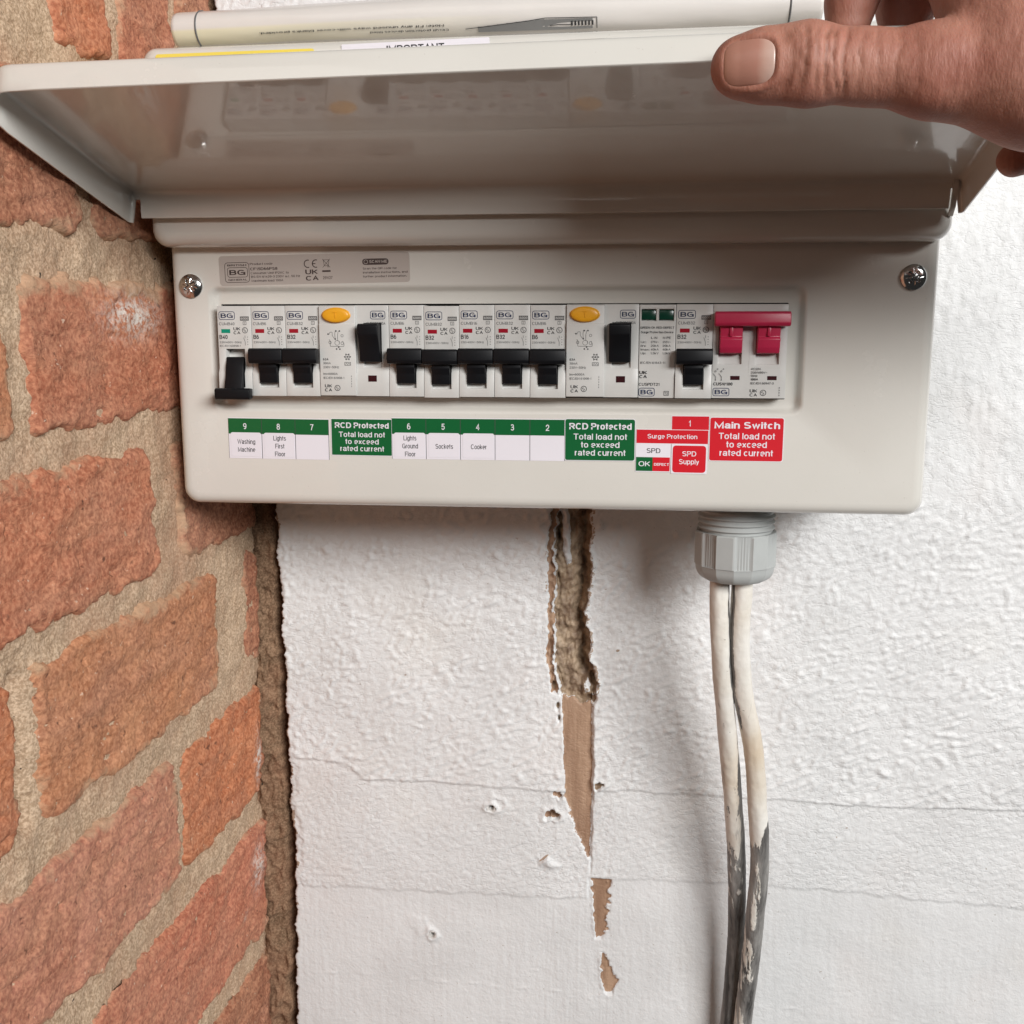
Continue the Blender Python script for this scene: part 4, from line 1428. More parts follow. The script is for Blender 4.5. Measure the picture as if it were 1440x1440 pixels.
def rcd(k, lab, dz):
    root = part_empty('residual_current_device', cu, (k * PITCH, 0, dz), lab)
    mb = MB()
    from_bm(mb, device_body(2 * PITCH, [(22.3, 31.5, 36.3, 14.3, 7.0, 0.9)], RROWS), 'grey_plastic')
    # raised printed half
    bm = bmesh.new()
    prof = [(0.5, 45.0), (-1.5, 44.6), (-1.5, 36.0), (-1.9, 35.6), (-1.9, 13), (-2.2, 11), (-2.2, 0.3), (0.5, -0.1)]
    A = [bm.verts.new((0.12, y, z)) for y, z in prof]
    B = [bm.verts.new((18.6, y, z)) for y, z in prof]
    bm.faces.new(A); bm.faces.new(B[::-1])
    for i in range(len(prof)):
        bm.faces.new((A[i], A[(i + 1) % len(prof)], B[(i + 1) % len(prof)], B[i]))
    bevel_sharp(bm, .45, 3, 30)
    from_bm(mb, bm, 'grey_plastic')
    mb.build('moulded_case', root, 35)
    mb = MB()
    loops = []
    for sc_, y in ((1.06, -1.4), (1.06, -1.75), (1.0, -1.9), (.99, -2.6), (.95, -3.1), (.85, -3.4), (.6, -3.55), (.3, -3.6), (.02, -3.6)):
        loops.append([(9.0 + 6.9 * sc_ * math.cos(t) * (1 + .02 * math.cos(2 * t)), y, 40.1 + 3.65 * sc_ * math.sin(t)) for t in [2 * math.pi * i / 40 for i in range(40)]])
    loft(mb, loops, 'orange_plastic')
    bbox(mb, 8.0, 10.2, -3.85, -3.4, 41.3, 41.7, 'orange_plastic', .1, 1)
    bbox(mb, 8.9, 9.3, -3.85, -3.4, 38.6, 41.3, 'orange_plastic', .1, 1)
    mb.build('test_button', root, 40)
    mb = MB()
    prism_x(mb, [(4, 36.0), (-6.6, 36.0), (-7.8, 35.2), (-7.4, 30.6), (-5.2, 26.8), (-3.6, 22.0), (-3.1, 17.2), (4, 16.8)], 20.9, 31.2, 'black_plastic', .6, 3, 15)
    mb.build('toggle', root, 35)
    mb = MB()
    window(mb, 24.6, 29.0, 7.3, 10.4, 'dark_window', -1.35)
    mb.build('indicator', root)
    mb = MB()
    s = Sheet(mb, 0, 0, -1.92)
    K1 = 'ink_grey'
    def ln(pts, w=.2):
        s.line([((x - 60) * .0373, 45 - (y - 95) * .0377) for x, y in pts], w, K1)
    ln([(200, 480), (215, 445), (245, 445), (245, 490), (275, 530)])
    ln([(290, 420), (280, 470), (285, 540)]); ln([(330, 430), (318, 480), (318, 560)])
    ln([(340, 560), (340, 600)]); ln([(200, 540), (215, 560), (215, 630), (330, 632), (400, 632), (405, 600), (385, 560)])
    for cx, cy, r in ((310, 585, 1.3), (380, 492, .7), (212, 580, .75), (380, 590, .8)):
        s.circ((cx - 60) * .0373, 45 - (cy - 95) * .0377, r, .2, K1, n=14)
    for cx, cy in ((345, 430), (298, 430), (345, 667), (300, 665), (330, 640), (188, 470), (285, 535)):
        s.disc((cx - 60) * .0373, 45 - (cy - 95) * .0377, .4, .4, 'ink', n=8)
    for t_, z_, b_, w_ in (('63A', 17.8, True, 2.8), ('30mA', 15.9, False, 3.9), ('230V~50Hz', 13.9, False, 8.1)):
        s.text(t_, 1.8, z_, 1.15, 'ink' if b_ else K1, 'l', b_, width=w_)
    s2 = Sheet(mb, 0, 0, -2.24)
    s2.text('Im=6000A', 1.9, 12.2 - 1.6, 1.1, K1, width=7.3)
    s2.text('IEC/EN 61008-1', 1.9, 10.2 - 1.6, 1.1, K1, width=10.6)
    s.circ(14.4, 19.6, 1.35, .3, 'ink', n=6)
    for a_ in range(6):
        s.disc(14.4 + 1.5 * math.cos(a_ * 1.047), 19.6 + 1.5 * math.sin(a_ * 1.047), .35, .35, 'ink', n=6)
    s.disc(14.4, 19.6, .6, .4, 'ink', n=8)
    s.ring(12.8, 16.0, 15.3, 17.0, .15, .22, 'ink')
    s.line([(13.2, 15.8), (13.8, 16.5), (14.4, 15.8), (15, 16.5), (15.6, 15.8)], .2, 'ink')
    for q_ in range(5):
        s2.rect(16.1, 16.35, 4.6 + q_ * 1.25, 5.3 + q_ * 1.25, K1)
    s2.ukca(2.4, 6.1, 2.3, 6.0)
    s2.smark(8.9, 4.1, 1.5)
    s3 = Sheet(mb, 0, 0, 0.0)
    s3.bg(26.0, 33.7, 38.1, 42.3)
    s3.text('CURCD6330A', 24.0, 35.4, 1.35, 'ink', width=9.7)
    mb.build('print', root)
    return root


rcd(3, 'left residual current device with amber test button, between labels 7 and 6', 0.1)
rcd(10, 'right residual current device with amber test button, above the second green RCD label', 0.35)

# surge protection device
root = part_empty('surge_protector', cu, (12 * PITCH, 0, 0.1), 'surge protection module with two dark green windows')
mb = MB()
from_bm(mb, device_body(PITCH, [(1.0, 16.6, 42.9, 37.2, 1.6, 1.6)], [(45, -.3), (36, -.3), (14, -.3), (0, -.6)]), 'grey_plastic')
bbox(mb, 8.1, 9.4, -.25, 1.7, 37.2, 42.9, 'grey_plastic', .15, 1)
mb.build('moulded_case', root, 35)
for x0, x1 in ((1.1, 8.0), (9.5, 16.5)):
    mb = MB()
    prism_x(mb, [(1.55, 42.6), (.4, 42.2), (.3, 38.0), (1.55, 37.4)], x0, x1, 'dark_green', .3, 2)
    mb.build('status_window', root, 30)
mb = MB()
s = Sheet(mb, 0, 0, -.34)
s.text('GREEN: OK RED: DEFECT', .5, 33.5, 1.05, 'ink', bold=True, width=16.4)
s.text('Surge Protection Device', .9, 31.3, 1.05, 'ink', bold=True, width=15.6)
for x, t_ in ((5.8, 'L-N'), (11.5, 'N-PE')):
    s.text(t_, x, 28.6, 1.1, 'ink', bold=True, width=3.0 if x < 8 else 3.8)
for z, a_, b_, c_ in ((26.6, 'Uc:', '275V~', '255V~'), (24.8, 'In:', '20kA', '20kA'), (23.0, 'Imax:', '40kA', '40kA'), (21.2, 'Up:', '1.5kV', '1.5kV')):
    s.text(a_, .9, z, 1.05, 'ink', width=.85 * len(a_))
    s.text(b_, 5.7, z, 1.05, 'ink', width=3.9)
    s.text(c_, 11.4, z, 1.05, 'ink', width=3.9)
s.text('IEC/EN 61643-11', .9, 16.6, 1.1, 'ink', width=12)
s2 = Sheet(mb, 0, 0, -.62)
s2.ukca(.5, 4.2, 9.7, 13.3)
s2.text('CUSPDT21', .4, 6.0, 1.4, 'ink', width=10)
s2.bg(.3, 8.1, 0.8, 5.0)
s2.ring(12.5, 14.9, 1.2, 3.5, .15, .25, 'ink')
s2.text('T2', 13.7, 1.7, 1.2, 'ink', 'c', width=1.5)
mb.build('print', root)

# main switch
root = part_empty('main_switch', cu, (14 * PITCH, 0, 0.25), 'two-pole main switch with a red linked toggle bar')
mb = MB()
from_bm(mb, device_body(2 * PITCH, [(2.9, 14.0, 35.0, 16.4, 7.0, 1.4), (20.6, 31.7, 35.0, 16.4, 7.0, 1.4)], [(45, 0), (42.3, -.1), (14, -.1), (0, -.5)]), 'grey_plastic')
bbox(mb, 17.55, 17.75, -.22, 1, 1, 34, 'grey_plastic', .04, 1)
mb.build('moulded_case', root, 35)
mb = MB()
prism_x(mb, [(-2, 41.2), (-7.5, 41.6), (-9.2, 40.8), (-9.6, 36), (-8.6, 34.6), (-2, 34.4)], .2, 35.5, 'red_plastic', .55, 3, 20)
for x0 in (3.1, 20.8):
    prism_x(mb, [(5, 36), (-5.8, 36), (-4.4, 29.6), (-5.4, 28.6), (-4.6, 24.5), (-3.2, 21.8), (5, 21.2)], x0, x0 + 10.6, 'red_plastic', .45, 3, 15)
    bbox(mb, x0 + 4.4, x0 + 6.0, -5.9, -4.0, 29.8, 34.6, 'red_plastic', .3, 2)
mb.build('toggle_bar', root, 35)
for x0 in (8.9, 26.5):
    mb = MB()
    window(mb, x0, x0 + 4.5, 8.8, 10.8, 'dark_window', -.22)
    mb.build('indicator', root)
mb = MB()
s = Sheet(mb, 0, 0, -.5)
K1 = 'ink_grey'
for x0 in (1.8, 4.6):
    s.circ(x0, 13.0, .45, .18, K1, n=10)
    s.line([(x0 - 1.2, 12), (x0 + .1, 10.4), (x0 + .1, 9)], .22, K1)
    s.disc(x0 + .1, 8.8, .3, .3, K1, n=6)
    s.disc(x0 + 1, 14.1, .3, .3, K1, n=6)
s.text('CUSW100', .9, 6.2, 1.45, 'ink', bold=True, width=9.2)
s.bg(.7, 8.7, 1.0, 5.0)
for t_, z, w_, b_ in (('AC22A', 13.7, 4.7, False), ('230/400V~', 12.0, 7.7, False), ('50Hz', 10.4, 3.2, False), ('100A', 8.7, 3.5, True), ('IEC/EN 60947-3', 6.8, 11.0, False)):
    s.text(t_, 18.7, z, 1.05, 'ink' if b_ else K1, 'l', b_, width=w_)
s.ukca(18.4, 22.0, .9, 4.5)
s.smark(24.8, 2.7, 1.5)
for q_ in range(4):
    s.rect(32.2, 32.6, 1.2 + q_ * 1.2, 1.9 + q_ * 1.2, K1)
mb.build('print', root)

# ---- circuit labels on the cover
Y4 = 4.0


def strip(x, z, tilt, cells, h, pw, lab, lift=0.0):
    mb = MB()
    s = Sheet(mb, x, z, Y4 - lift, tilt)
    n_ = len(cells)
    s.slab(0, pw * n_, -h, 0.35, 'lab_white', .14, .1)
    s.rect(0.05, pw * n_ - .05, -8.0, 0, 'lab_green', .17)
    for i, (num, lines) in enumerate(cells):
        s.text(num, pw * (i + .5), -5.6, 3.1, 'lab_white', 'c', lift=.2)
        s.rect(pw * i - .12 + (.15 if i == 0 else 0), pw * i + .16, -h + .05, 0, 'lab_line', .19)
        if lines:                                   # typed insert stuck over the blank
            s.slab(pw * i + 1.2, pw * (i + 1) - .5, -h + 1.0, -7.3, 'lab_white', .26, .9)
            hh = 2.45
            pitch = 4.1
            z0 = -14.1 + (len(lines) - 1) * pitch / 2 - hh / 2
            for j, t_ in enumerate(lines):
                s.text(t_, pw * (i + .53), z0 - j * pitch, hh, 'ink', 'c', lift=.3, sx=.90)
    s.rect(pw * n_ - .3, pw * n_ - .05, -h + .05, 0, 'lab_line', .19)
    o = mb.build('circuit_label', cu)
    o['label'] = lab


strip(1.6, -12.1, -.35, [('9', ['Washing', 'Machine']), ('8', ['Lights', 'First', 'Floor']), ('7', [])], 20.8, 17.85, 'green and white strip numbered 9, 8 and 7')
strip(88.0, -11.4, .0, [('6', ['Lights', 'Ground', 'Floor']), ('5', ['Sockets']), ('4', ['Cooker']), ('3', []), ('2', [])], 20.8, 17.7, 'green and white strip numbered 6 to 2')


def notice(x0, x1, z0, z1, key, head, tilt, lab, lift=0.0, r=.1):
    mb = MB()
    s = Sheet(mb, x0, z1, Y4 - lift, tilt)
    w, h = x1 - x0, z1 - z0
    s.slab(0, w, -h, 0, 'lab_white', .15, r + .3)
    s.rect(.3, w - .3, -h + .3, -.3, key, .18, r + .2)
    s.text(head, w / 2 + .2, -h * .255, h * .150, 'lab_white', 'c', True, width=w * .88, lift=.21)
    for j, t_ in enumerate(('Total load not', 'to exceed', 'rated current')):
        s.text(t_, w / 2 + .2, -h * (.495 + .19 * j), h * .140, 'lab_white', 'c', lift=.21, width=w * (.755, .545, .72)[j])
    o = mb.build('warning_label', cu)
    o['label'] = lab


notice(56.2, 88.2, -30.8, -11.7, 'lab_green', 'RCD Protected', -.3, 'green RCD label between circuit labels 7 and 6')
notice(176.3, 211.6, -31.9, -10.7, 'lab_green', 'RCD Protected', 0.1, 'green RCD label to the right of circuit label 2', .16, .8)
notice(247.9, 284.0, -31.2, -9.3, 'lab_red', 'Main Switch', -.1, 'red main switch label below the red toggle', .05, .8)
mb = MB()
s = Sheet(mb, 0, 0, Y4)
s.slab(229.2, 247.7, -16.4, -8.8, 'lab_white', .1, .1)
s.rect(229.5, 247.6, -16.3, -9.1, 'lab_red', .13)
s.text('1', 238.2, -14.1, 3.0, 'lab_white', 'c', lift=.16)
o = mb.build('circuit_label', cu); o['label'] = 'small red label numbered 1'
mb = MB()
s = Sheet(mb, 212.0, -15.6, Y4 - .14, -.3)
s.slab(0, 35.6, -7.2, 0, 'lab_white', .12, .1)
s.rect(.2, 35.4, -7.0, -.25, 'lab_red', .15)
s.text('Surge Protection', 17.9, -4.6, 2.2, 'lab_white', 'c', lift=.18, width=24.4)
s.slab(0, 17.2, -21.4, -7.2, 'lab_white', .11, .1)
s.text('SPD', 8.8, -11.9, 2.4, 'ink', 'c', lift=.16, width=6.8)
s.rect(.2, 8.5, -21.0, -14.0, 'lab_green', .14)
s.rect(8.5, 17.0, -21.0, -14.0, 'lab_red', .14)
s.text('OK', 4.4, -18.6, 2.5, 'lab_white', 'c', lift=.17, width=5.7)
s.text('DEFECT', 12.9, -18.2, 1.3, 'lab_white', 'c', True, lift=.17, width=7.4)
o = mb.build('warning_label', cu); o['label'] = 'surge protection label reading SPD, OK and DEFECT'
mb = MB()
s = Sheet(mb, 229.6, -22.9, Y4 - .2, -.3)
s.slab(0, 17.6, -14.8, 0, 'lab_white', .12, .2)
s.rect(.6, 17.0, -14.2, -.7, 'lab_red', .15, 1.5)
s.text('SPD', 8.8, -6.0, 2.5, 'lab_white', 'c', lift=.18, width=6.8)
s.text('Supply', 8.8, -10.0, 2.5, 'lab_white', 'c', lift=.18, width=9.8)
o = mb.build('warning_label', cu); o['label'] = 'red SPD Supply label below the main switch row'

# ---- cable gland under the box
GX, GY = 267.0, 47.0
gl = part_empty('cable_gland', cu, (GX, GY, -57), 'grey plastic cable gland under the right side of the box')
mb = MB()
prof = [(20.3, 3)]
z = 1.0
while z > -17.5:
    prof += [(20.6, z), (20.6, z - .45), (19.3, z - 1.35), (19.3, z - 1.9)]
    z -= 3.1
prof += [(18.5, -20)]
lathe_z(mb, [(r, zz) for r, zz in prof], 0, 0, 'gland_grey', 64)
mb.build('threaded_collar', gl, 35)
mb = MB()
NF = 14
def nut_pts(kind, z, sc_=1.0):
    pts = []
    for i in range(NF):
        for j in range(12):
            t = (i + j / 12) / NF * 2 * math.pi + .11
            half = math.pi / NF
            d = (t - .11) % (2 * half) - half
            R = 21.3 / math.cos(d) * math.cos(half) * 1.02
            if kind == 'f':
                if i % 2 == 0:
                    R += -.55 + (.16 if j % 2 else -.16) if 0 < j < 12 else 0
                else:
                    R += .35
            pts.append((R * sc_ * math.cos(t), R * sc_ * math.sin(t), z))
    return pts
loops = [nut_pts('c', -17.0, .90), nut_pts('c', -17.0, .985), nut_pts('f', -17.7), nut_pts('f', -35.0), nut_pts('c', -35.3, 1.0), nut_pts('c', -36.2, .985)]
for k in range(1, 9):
    t = k / 8 * math.pi / 2
    loops.append([(x * (.985 - .36 * (1 - math.cos(t))) / .985, y * (.985 - .36 * (1 - math.cos(t))) / .985, -36.2 - 8.2 * math.sin(t)) for x, y, z in nut_pts('c', 0, .985)])
loops.append([(x * .55, y * .55, -44.3) for x, y, z in nut_pts('c', 0, 1)])
loops.append([(x * .52, y * .52, -38) for x, y, z in nut_pts('c', 0, 1)])
loft(mb, loops, 'gland_grey', flip=True)
loft(mb, [[(x * .55, y * .55, -40) for x, y, z in nut_pts('c', 0, 1)], [(0, 0, -40)] * (NF * 12)], 'body_in', flip=True)
mb.build('gland_nut', gl, 22)

# ------------------------------------------------------------------ meter tails (two cables)
def cable(pts, r, seed, paint_fn, label):
    pts = np.array(pts, float)
    d = np.concatenate([[0], np.cumsum(np.linalg.norm(np.diff(pts, axis=0), axis=1))])
    # Catmull-Rom through the points
    T = np.arange(0, d[-1], 1.2)
    C = np.zeros((len(T), 3))
    m = np.gradient(pts, d, axis=0)
    idx = np.clip(np.searchsorted(d, T, 'right') - 1, 0, len(d) - 2)
    h = (d[idx + 1] - d[idx])
    t = (T - d[idx]) / h
    t = t[:, None]; h = h[:, None]
    C = (2 * t ** 3 - 3 * t ** 2 + 1) * pts[idx] + (t ** 3 - 2 * t ** 2 + t) * h * m[idx] + (-2 * t ** 3 + 3 * t ** 2) * pts[idx + 1] + (t ** 3 - t ** 2) * h * m[idx + 1]
    tang = np.gradient(C, axis=0)
    tang /= np.linalg.norm(tang, axis=1)[:, None]
    A = np.cross(tang, np.array([0, -1.0, 0]))
    A /= np.linalg.norm(A, axis=1)[:, None]
    B = np.cross(tang, A)
    na = 40
    th = np.arange(na) / na * 2 * np.pi
    TT, SS = np.meshgrid(th, T)
    rr = r + 0.28 * perlin(TT * 1.3 + 3, SS / 16, seed) + 0.16 * perlin(np.cos(TT) * 2.4 + 7, SS / 4.5 + np.sin(TT) * 2.0, seed + 1)
    V = C[:, None] + rr[..., None] * (np.cos(TT)[..., None] * A[:, None] + np.sin(TT)[..., None] * B[:, None])
    F = []
    n_ = len(T)
    i = np.arange(n_ - 1)[:, None] * na
    j = np.arange(na)[None, :]
    F = np.stack([i + j, i + (j + 1) % na, i + na + (j + 1) % na, i + na + j], -1).reshape(-1, 4)
    Zc = np.repeat(C[:, 2], na).reshape(n_, na)
    paint, yel = paint_fn(Zc, TT)
    o = np_mesh('cable', V.reshape(-1, 3), F, 'cable', {'paint': paint, 'yellow': yel})
    tag(o, label, 'cable', 'cables hanging from the gland')


def wrapd(t, c):
    return np.abs((t - c + math.pi) % (2 * math.pi) - math.pi)


def paint1(z, t):
    p = 0.73 + 0.33 * np.clip((z + 240) / 50, -1, 1.0)
    p = p - 0.10 * np.clip((-300 - z) / 40, 0, 1)
    p = p - 0.85 * np.exp(-(wrapd(t, 3.5) / .42) ** 2) * (1 - .6 * np.exp(-((z + 205) / 25) ** 2))
    return p, np.clip(1 - np.abs(z + 228) / 34, 0, 1)


def paint2(z, t):
    p = 0.76 + 0.38 * np.clip((z + 258) / 14, -1, 1.0)
    p = p + 0.12 * np.clip((-290 - z) / 40, 0, 1)
    p = p - 0.85 * np.exp(-(wrapd(t, 5.7) / .40) ** 2) * sstep(-215, -185, z)
    p = p - 0.45 * np.exp(-(wrapd(t, 3.9) / .55) ** 2) * sstep(-235, -262, z)
    return p, np.clip(1 - np.abs(z + 205) / 45, 0, 1)


cable([(259.2, 47, -85), (259.3, 47, -107), (261.0, 50, -137), (266.2, 60, -182), (272.6, 74, -231), (278.3, 86, -283), (281.5, 96, -336), (279.8, 104, -410), (270, 109, -520), (262, 110, -680)], 5.45, 301, paint1, 'left painted cable, cream above and grey below, hanging straight from the gland')
cable([(271.6, 47, -85), (271.4, 47, -107), (271.6, 50, -137), (275.0, 56, -168), (283.0, 64, -205), (288.3, 70, -250), (290.6, 74, -272), (290.5, 82, -326), (287.6, 95, -402), (279, 106, -520), (272, 108, -680)], 5.6, 311, paint2, 'right painted cable, bowed outwards with its black lower half flaking')

# ------------------------------------------------------------------ folded booklet in a clear bag, lying on the box
bk = thing('booklet', 'rolled instruction booklet in a clear bag lying on top of the fuse box', 'booklet', loc=(138, 16, 168))


def roll_pt(x, ang, off=0.0):
    top = 9.4 + 1.6 * math.exp(-((x - 150) / 90) ** 2)
    c_, s_ = math.cos(ang), math.sin(ang)
    sag = 168.4 + 0.0085 * (x + 22) + .35 * math.sin(x / 37.0)
    return (x, 16 + (17.0 + off) * c_ * (abs(c_) ** -.12 if abs(c_) > 1e-3 else 1), sag + top + (top + off) * s_ * (abs(s_) ** -.10 if abs(s_) > 1e-3 else 1))


mb_v, att = [], []
xs = [-15.2, -15.8, -15.6] + list(np.linspace(-14, 291, 90)) + [292.6, 292.9, 292.2]
na = 56
offs = [-1.2, -.5, -.1] + [0] * 90 + [-.1, -.5, -1.2]
for x, o_ in zip(xs, offs):
    for j in range(na):
        ang = 2 * math.pi * j / na
        mb_v.append(roll_pt(x, ang, o_ + .25 * float(perlin(x / 40, j / 5, 401))))
        att.append(1.0 if 3.35 < ang < 4.1 else 0.0)
n_ = len(xs)
F = [(i * na + j, i * na + (j + 1) % na, (i + 1) * na + (j + 1) % na, (i + 1) * na + j) for i in range(n_ - 1) for j in range(na)]
o = np_mesh('cover_sheet', mb_v, np.array(F)[:, ::-1], 'paper', {'band': att})
child_of(o, bk)
for xe, sgn in ((-14.6, 1), (291.6, -1)):
    mb = MB()
    lp = [roll_pt(xe, 2 * math.pi * j / na, -1.6) for j in range(na)]
    cpt = roll_pt(xe + 2 * sgn, 0, -17)
    loft(mb, [lp, [(xe + 3 * sgn, p[1] * .5 + 8, p[2] * .5 + 89) for p in lp]], 'paper', cap1=True, flip=(sgn < 0))
    child_of(mb.build('end_sheet', None, 40), bk)
for xe in (-3.5, 278.0):
    mb = MB()
    lp = [[roll_pt(xe + dx, 2 * math.pi * j / na, of) for j in range(na)] for dx, of in ((-.45, 0.1), (0, .5), (.45, .1))]
    loft(mb, lp, 'ink_grey')
    child_of(mb.build('bag_seam', None, 60), bk)
# the print faces up the wall, so it reads upside down from here
mb = MB()


def rollfn(a_, b_, lift):
    # a runs towards -x from x=118, b runs down the front of the roll
    ang = math.pi * 1.5 - (0.0) 
    th = math.radians(196) + b_ / 17.0
    return roll_pt(118.0 - a_, th, .35 + lift)


sh = Sheet(mb, 0, 0, 0, fn=rollfn)
sh.text('Note: Fit any unused ways with cover blanks provided.', 0, 2.8, 1.45, 'ink', 'l', width=90)
sh.text('Circuit protection devices fitted', -2, 0.1 + 5.8, 1.45, 'ink', 'l', width=38)
child_of(mb.build('print', None), bk)
mb = MB()
sh = Sheet(mb, 0, 0, 0, fn=lambda a_, b_, lift: roll_pt(128.0 + a_, math.radians(218) - b_ / 14.0, .35 + lift))
pts = [(0, 0), (30, 3.4), (38, 4.6), (62, 4.2), (62, -2)]
for (a_, b_), (c_, d_) in zip(pts, pts[1:]):
    sh.line([(a_ + (c_ - a_) * t / 6, b_ + (d_ - b_) * t / 6) for t in range(7)], .35, 'ink')
for i in range(12):
    x0 = 6 + i * 4.5
    hgt = min(4.0, .4 + x0 * .11) if x0 < 36 else 3.7
    sh.rect(x0, x0 + 4.5, -2, hgt, 'print_grey', .02)
for i in range(7):
    sh.rect(50 + i * 1.6, 50.8 + i * 1.6, 0, 2.6, 'ink', .06)
sh.line([(40, .4), (44, .9), (50, .6)], .4, 'ink')
child_of(mb.build('drawing', None), bk)

# ------------------------------------------------------------------ the hand
def smin(a, b, k):
    h = np.clip(0.5 + 0.5 * (b - a) / k, 0, 1)
    return b + (a - b) * h - k * h * (1 - h)


def capsule(Pt, A, B, ra, rb, fy=1.0):
    A, B = np.array(A, float), np.array(B, float)
    sc_ = np.array([1, fy, 1])
    Pq, Aq, Bq = Pt * sc_, A * sc_, B * sc_
    ba = Bq - Aq
    t = np.clip(((Pq - Aq) @ ba) / (ba @ ba), 0, 1)
    dist = np.linalg.norm(Pq - Aq - t[:, None] * ba, axis=1)
    return dist - (ra + (rb - ra) * t)


GROUPS = [
    # thumb and heel of the hand : (A, B, ra, rb, y-flattening)
    (5.0, [((243.6, -144.0, 121.2), (252, -145.0, 121.4), 10.2, 11.3, 1.30),
           ((252, -145.0, 121.4), (265, -146.5, 121.2), 11.3, 12.7, 1.28),
           ((265, -146.5, 121.2), (283, -147, 119.8), 12.7, 11.3, 1.18),
           ((283, -147, 119.8), (306, -149, 117.5), 11.3, 14.5, 1.1),
           ((306, -149, 117.5), (338, -150, 117.5), 14.5, 25.0, 1.15),
           ((338, -150, 117.5), (398, -140, 124), 25.0, 31, 1.15),
           ((332, -149, 124), (315, -127, 168), 20, 17, 1.2),
           ((345, -145, 130), (360, -118, 172), 22, 18, 1.1),
           ((398, -140, 124), (375, -105, 168), 28, 19, 1.0),
           ((398, -140, 124), (480, -150, 115), 29, 27, 1.0)]),
    (3.0, [((330, -124, 172), (297, -112, 176), 12.0, 9.5, 1.0), ((297, -112, 176), (284.5, -110, 150), 9.3, 8.6, 1.0), ((284.5, -110, 150), (283.5, -111, 141.5), 8.6, 7.8, 1.0)]),
    (3.0, [((352, -108, 178), (316, -95, 180), 12.0, 9.5, 1.0), ((316, -95, 180), (307, -96, 152), 10.6, 10.2, 1.0), ((307, -96, 152), (306, -98, 143.5), 10.2, 8.6, 1.0)]),
    (3.0, [((378, -100, 160), (386, -86, 118), 12, 9.0, 1.0), ((386, -86, 118), (366, -78, 102), 8.6, 7.4, 1.0), ((366, -78, 102), (355, -80, 98.6), 7.4, 6.6, 1.0)]),
]


def hand_sdf(Pt):
    tot = None
    for gi, (k, caps) in enumerate(GROUPS):
        d = None
        for c_ in caps:
            e = capsule(Pt, *c_)
            d = e if d is None else smin(d, e, k)
        tot = d if tot is None else smin(tot, d, 2.2)
    return tot


# surface by blocks of a marching grid: build with a voxel remesh of the capsules, then settle on the field
bm = bmesh.new()
for k, caps in GROUPS:
    for (A, B, ra, rb, fy) in caps:
        A, B = Vector(A), Vector(B)
        L = max(1, int((B - A).length / 4))
        for i in range(L + 1):
            p = A.lerp(B, i / L)
            r = ra + (rb - ra) * i / L
            bmesh.ops.create_icosphere(bm, subdivisions=2, radius=1, matrix=Matrix.Translation(p) @ Matrix.Diagonal((r, r / fy, r, 1)))
me = bpy.data.meshes.new('hand_seed')
bm.to_mesh(me)
bm.free()
ho = bpy.data.objects.new('hand_seed', me)
COL.objects.link(ho)
md = ho.modifiers.new('remesh', 'REMESH')
md.mode = 'VOXEL'
md.voxel_size = 0.85
dg = bpy.context.evaluated_depsgraph_get()
me2 = bpy.data.meshes.new_from_object(ho.evaluated_get(dg))
bpy.data.objects.remove(ho)
nv = len(me2.vertices)
HV = np.zeros(nv * 3)
me2.vertices.foreach_get('co', HV)
HV = HV.reshape(-1, 3)


def grad(Pt, e=0.15):
    g = np.zeros_like(Pt)
    for a_ in range(3):
        d_ = np.zeros(3)
        d_[a_] = e
        g[:, a_] = (hand_sdf(Pt + d_) - hand_sdf(Pt - d_)) / (2 * e)
    return g


for it in range(6):
    g = grad(HV)
    L2 = (g * g).sum(1)[:, None] + 1e-6
    HV = HV - 0.8 * hand_sdf(HV)[:, None] * g / np.maximum(L2, .3)
g = grad(HV)
NRM = g / (np.linalg.norm(g, axis=1)[:, None] + 1e-9)
X, Y, Z = HV.T
front = sstep(-0.1, -0.7, NRM[:, 1])
zc = np.interp(X, [244, 265, 283, 306, 340], [121.2, 121.2, 119.8, 117.5, 117])
zr = (Z - zc) / 12.5
disp = np.zeros(nv)
crease = np.zeros(nv)
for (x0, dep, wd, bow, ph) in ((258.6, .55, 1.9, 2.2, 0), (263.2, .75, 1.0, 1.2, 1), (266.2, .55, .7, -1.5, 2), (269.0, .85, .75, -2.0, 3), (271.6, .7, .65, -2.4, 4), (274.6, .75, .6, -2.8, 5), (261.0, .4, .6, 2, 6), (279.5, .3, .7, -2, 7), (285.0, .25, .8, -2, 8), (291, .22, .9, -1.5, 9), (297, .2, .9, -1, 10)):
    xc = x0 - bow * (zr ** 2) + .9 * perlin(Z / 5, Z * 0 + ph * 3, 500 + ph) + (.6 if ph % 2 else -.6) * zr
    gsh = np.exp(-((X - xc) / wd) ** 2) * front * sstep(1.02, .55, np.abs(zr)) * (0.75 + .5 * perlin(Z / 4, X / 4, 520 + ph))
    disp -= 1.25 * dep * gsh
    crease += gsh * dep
knob = np.exp(-((X - 266.0) / 3.6) ** 2 - ((zr - .15) / .55) ** 2) * front
disp += .8 * knob
disp += .5 * np.exp(-((X - 272.7) / 1.6) ** 2) * front * sstep(1, .4, np.abs(zr))
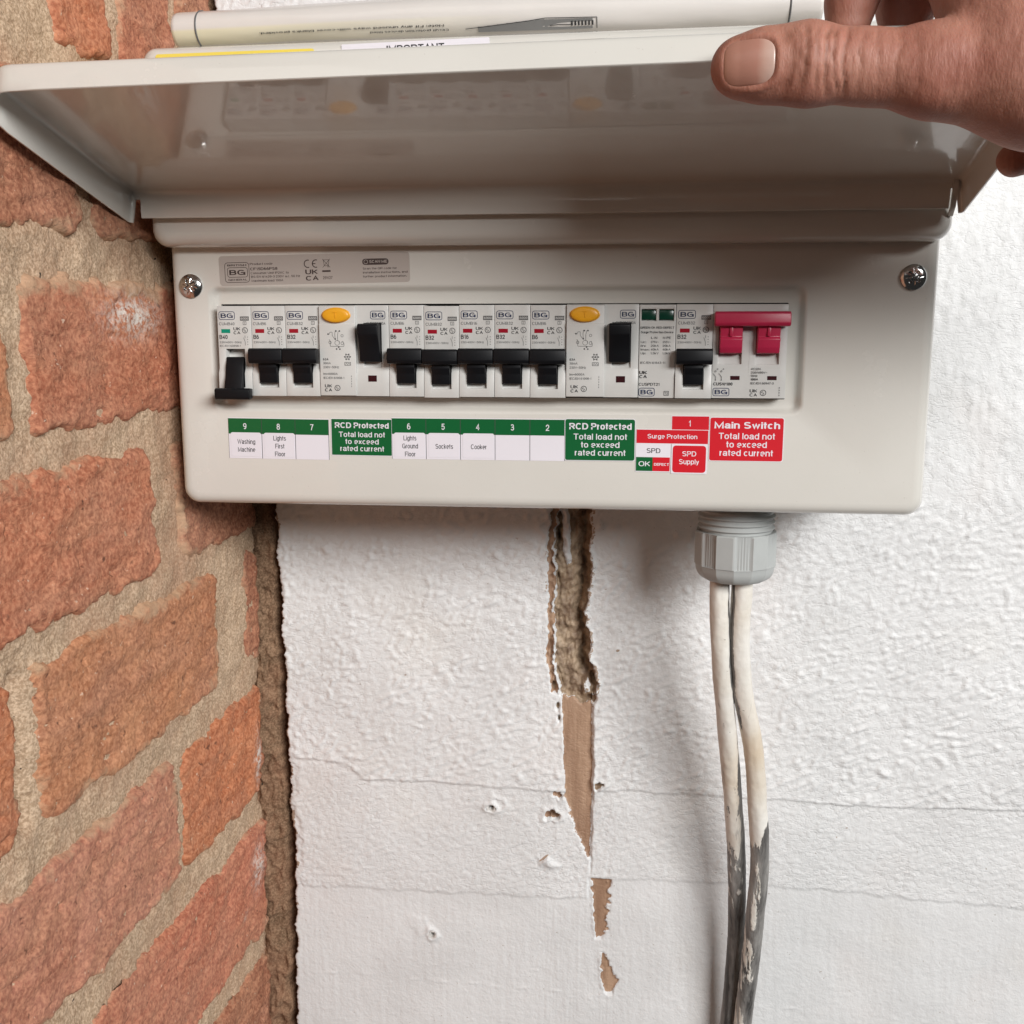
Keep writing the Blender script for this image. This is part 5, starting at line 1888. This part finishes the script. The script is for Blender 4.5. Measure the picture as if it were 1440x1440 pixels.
# fine longitudinal creasing over the back of the hand
rot = (X - 300) * .94 + (Z - 117) * -.35
disp += front * sstep(276, 292, X) * (.07 * perlin(rot / 2.3, Z / 7 + X / 18, 541) + .12 * perlin(rot / 4.4, Z / 9, 542))
disp += .10 * perlin(X / 1.6, Z / 3.2, 543) * front * sstep(253, 258, X)
disp += .45 * perlin(X / 13, Z / 11, 545) * sstep(285, 300, X)
# bed of the nail
nx, nz = (X - 245.3) / 8.7, (Z - 121.2) / 7.9
nd = (np.abs(nx) ** 3.2 + np.abs(nz) ** 3.2) ** (1 / 3.2)
disp -= 1.0 * sstep(1.0, .8, nd) * front * (X > 230)
disp += .55 * np.exp(-((nd - 1.09) / .10) ** 2) * front * sstep(240, 247, X)
HV2 = HV + NRM * disp[:, None]
me2.vertices.foreach_set('co', (HV2 * S).ravel())
me2.polygons.foreach_set('use_smooth', np.ones(len(me2.polygons), dtype=bool))
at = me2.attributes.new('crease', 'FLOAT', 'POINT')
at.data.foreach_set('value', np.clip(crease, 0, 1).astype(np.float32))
me2.materials.clear()
me2.materials.append(M['skin'])
me2.update()
hand = thing('hand', "bare hand holding the fuse box lid open, thumb across the lid's front lip", 'hand', loc=(360, -130, 130))
me2.name = 'skin'
ho = bpy.data.objects.new('skin', me2)
COL.objects.link(ho)
child_of(ho, hand)
# thumbnail
nu, nw = 34, 30
aa = np.linspace(-1, 1, nu)
bb = np.linspace(-1, 1, nw)
AA, BB = np.meshgrid(aa, bb)
# square to squircle
k_ = 1 / (np.abs(AA) ** 4 + np.abs(BB) ** 4 + 1e-9) ** .25 * np.maximum(np.abs(AA), np.abs(BB))
NX, NZ = 245.3 + AA * k_ * 8.5, 121.2 + BB * k_ * 7.7
Pq = np.stack([NX.ravel(), np.full(NX.size, -175.0), NZ.ravel()], -1)
for it in range(60):
    d_ = hand_sdf(Pq)
    Pq[:, 1] += np.clip(d_ * .85, -2, 2)
NYs = Pq[:, 1].reshape(NX.shape)
rim = np.maximum(np.abs(AA), np.abs(BB))
NYs = NYs + 0.45 - 0.35 * (1 - rim ** 4) + 0.8 * sstep(.93, 1.0, rim) - .18 * (1 - BB ** 2)
o = np_mesh('thumbnail', np.stack([NX, NYs, NZ], -1).reshape(-1, 3), grid_faces(nw, nu), 'nail')
child_of(o, hand)
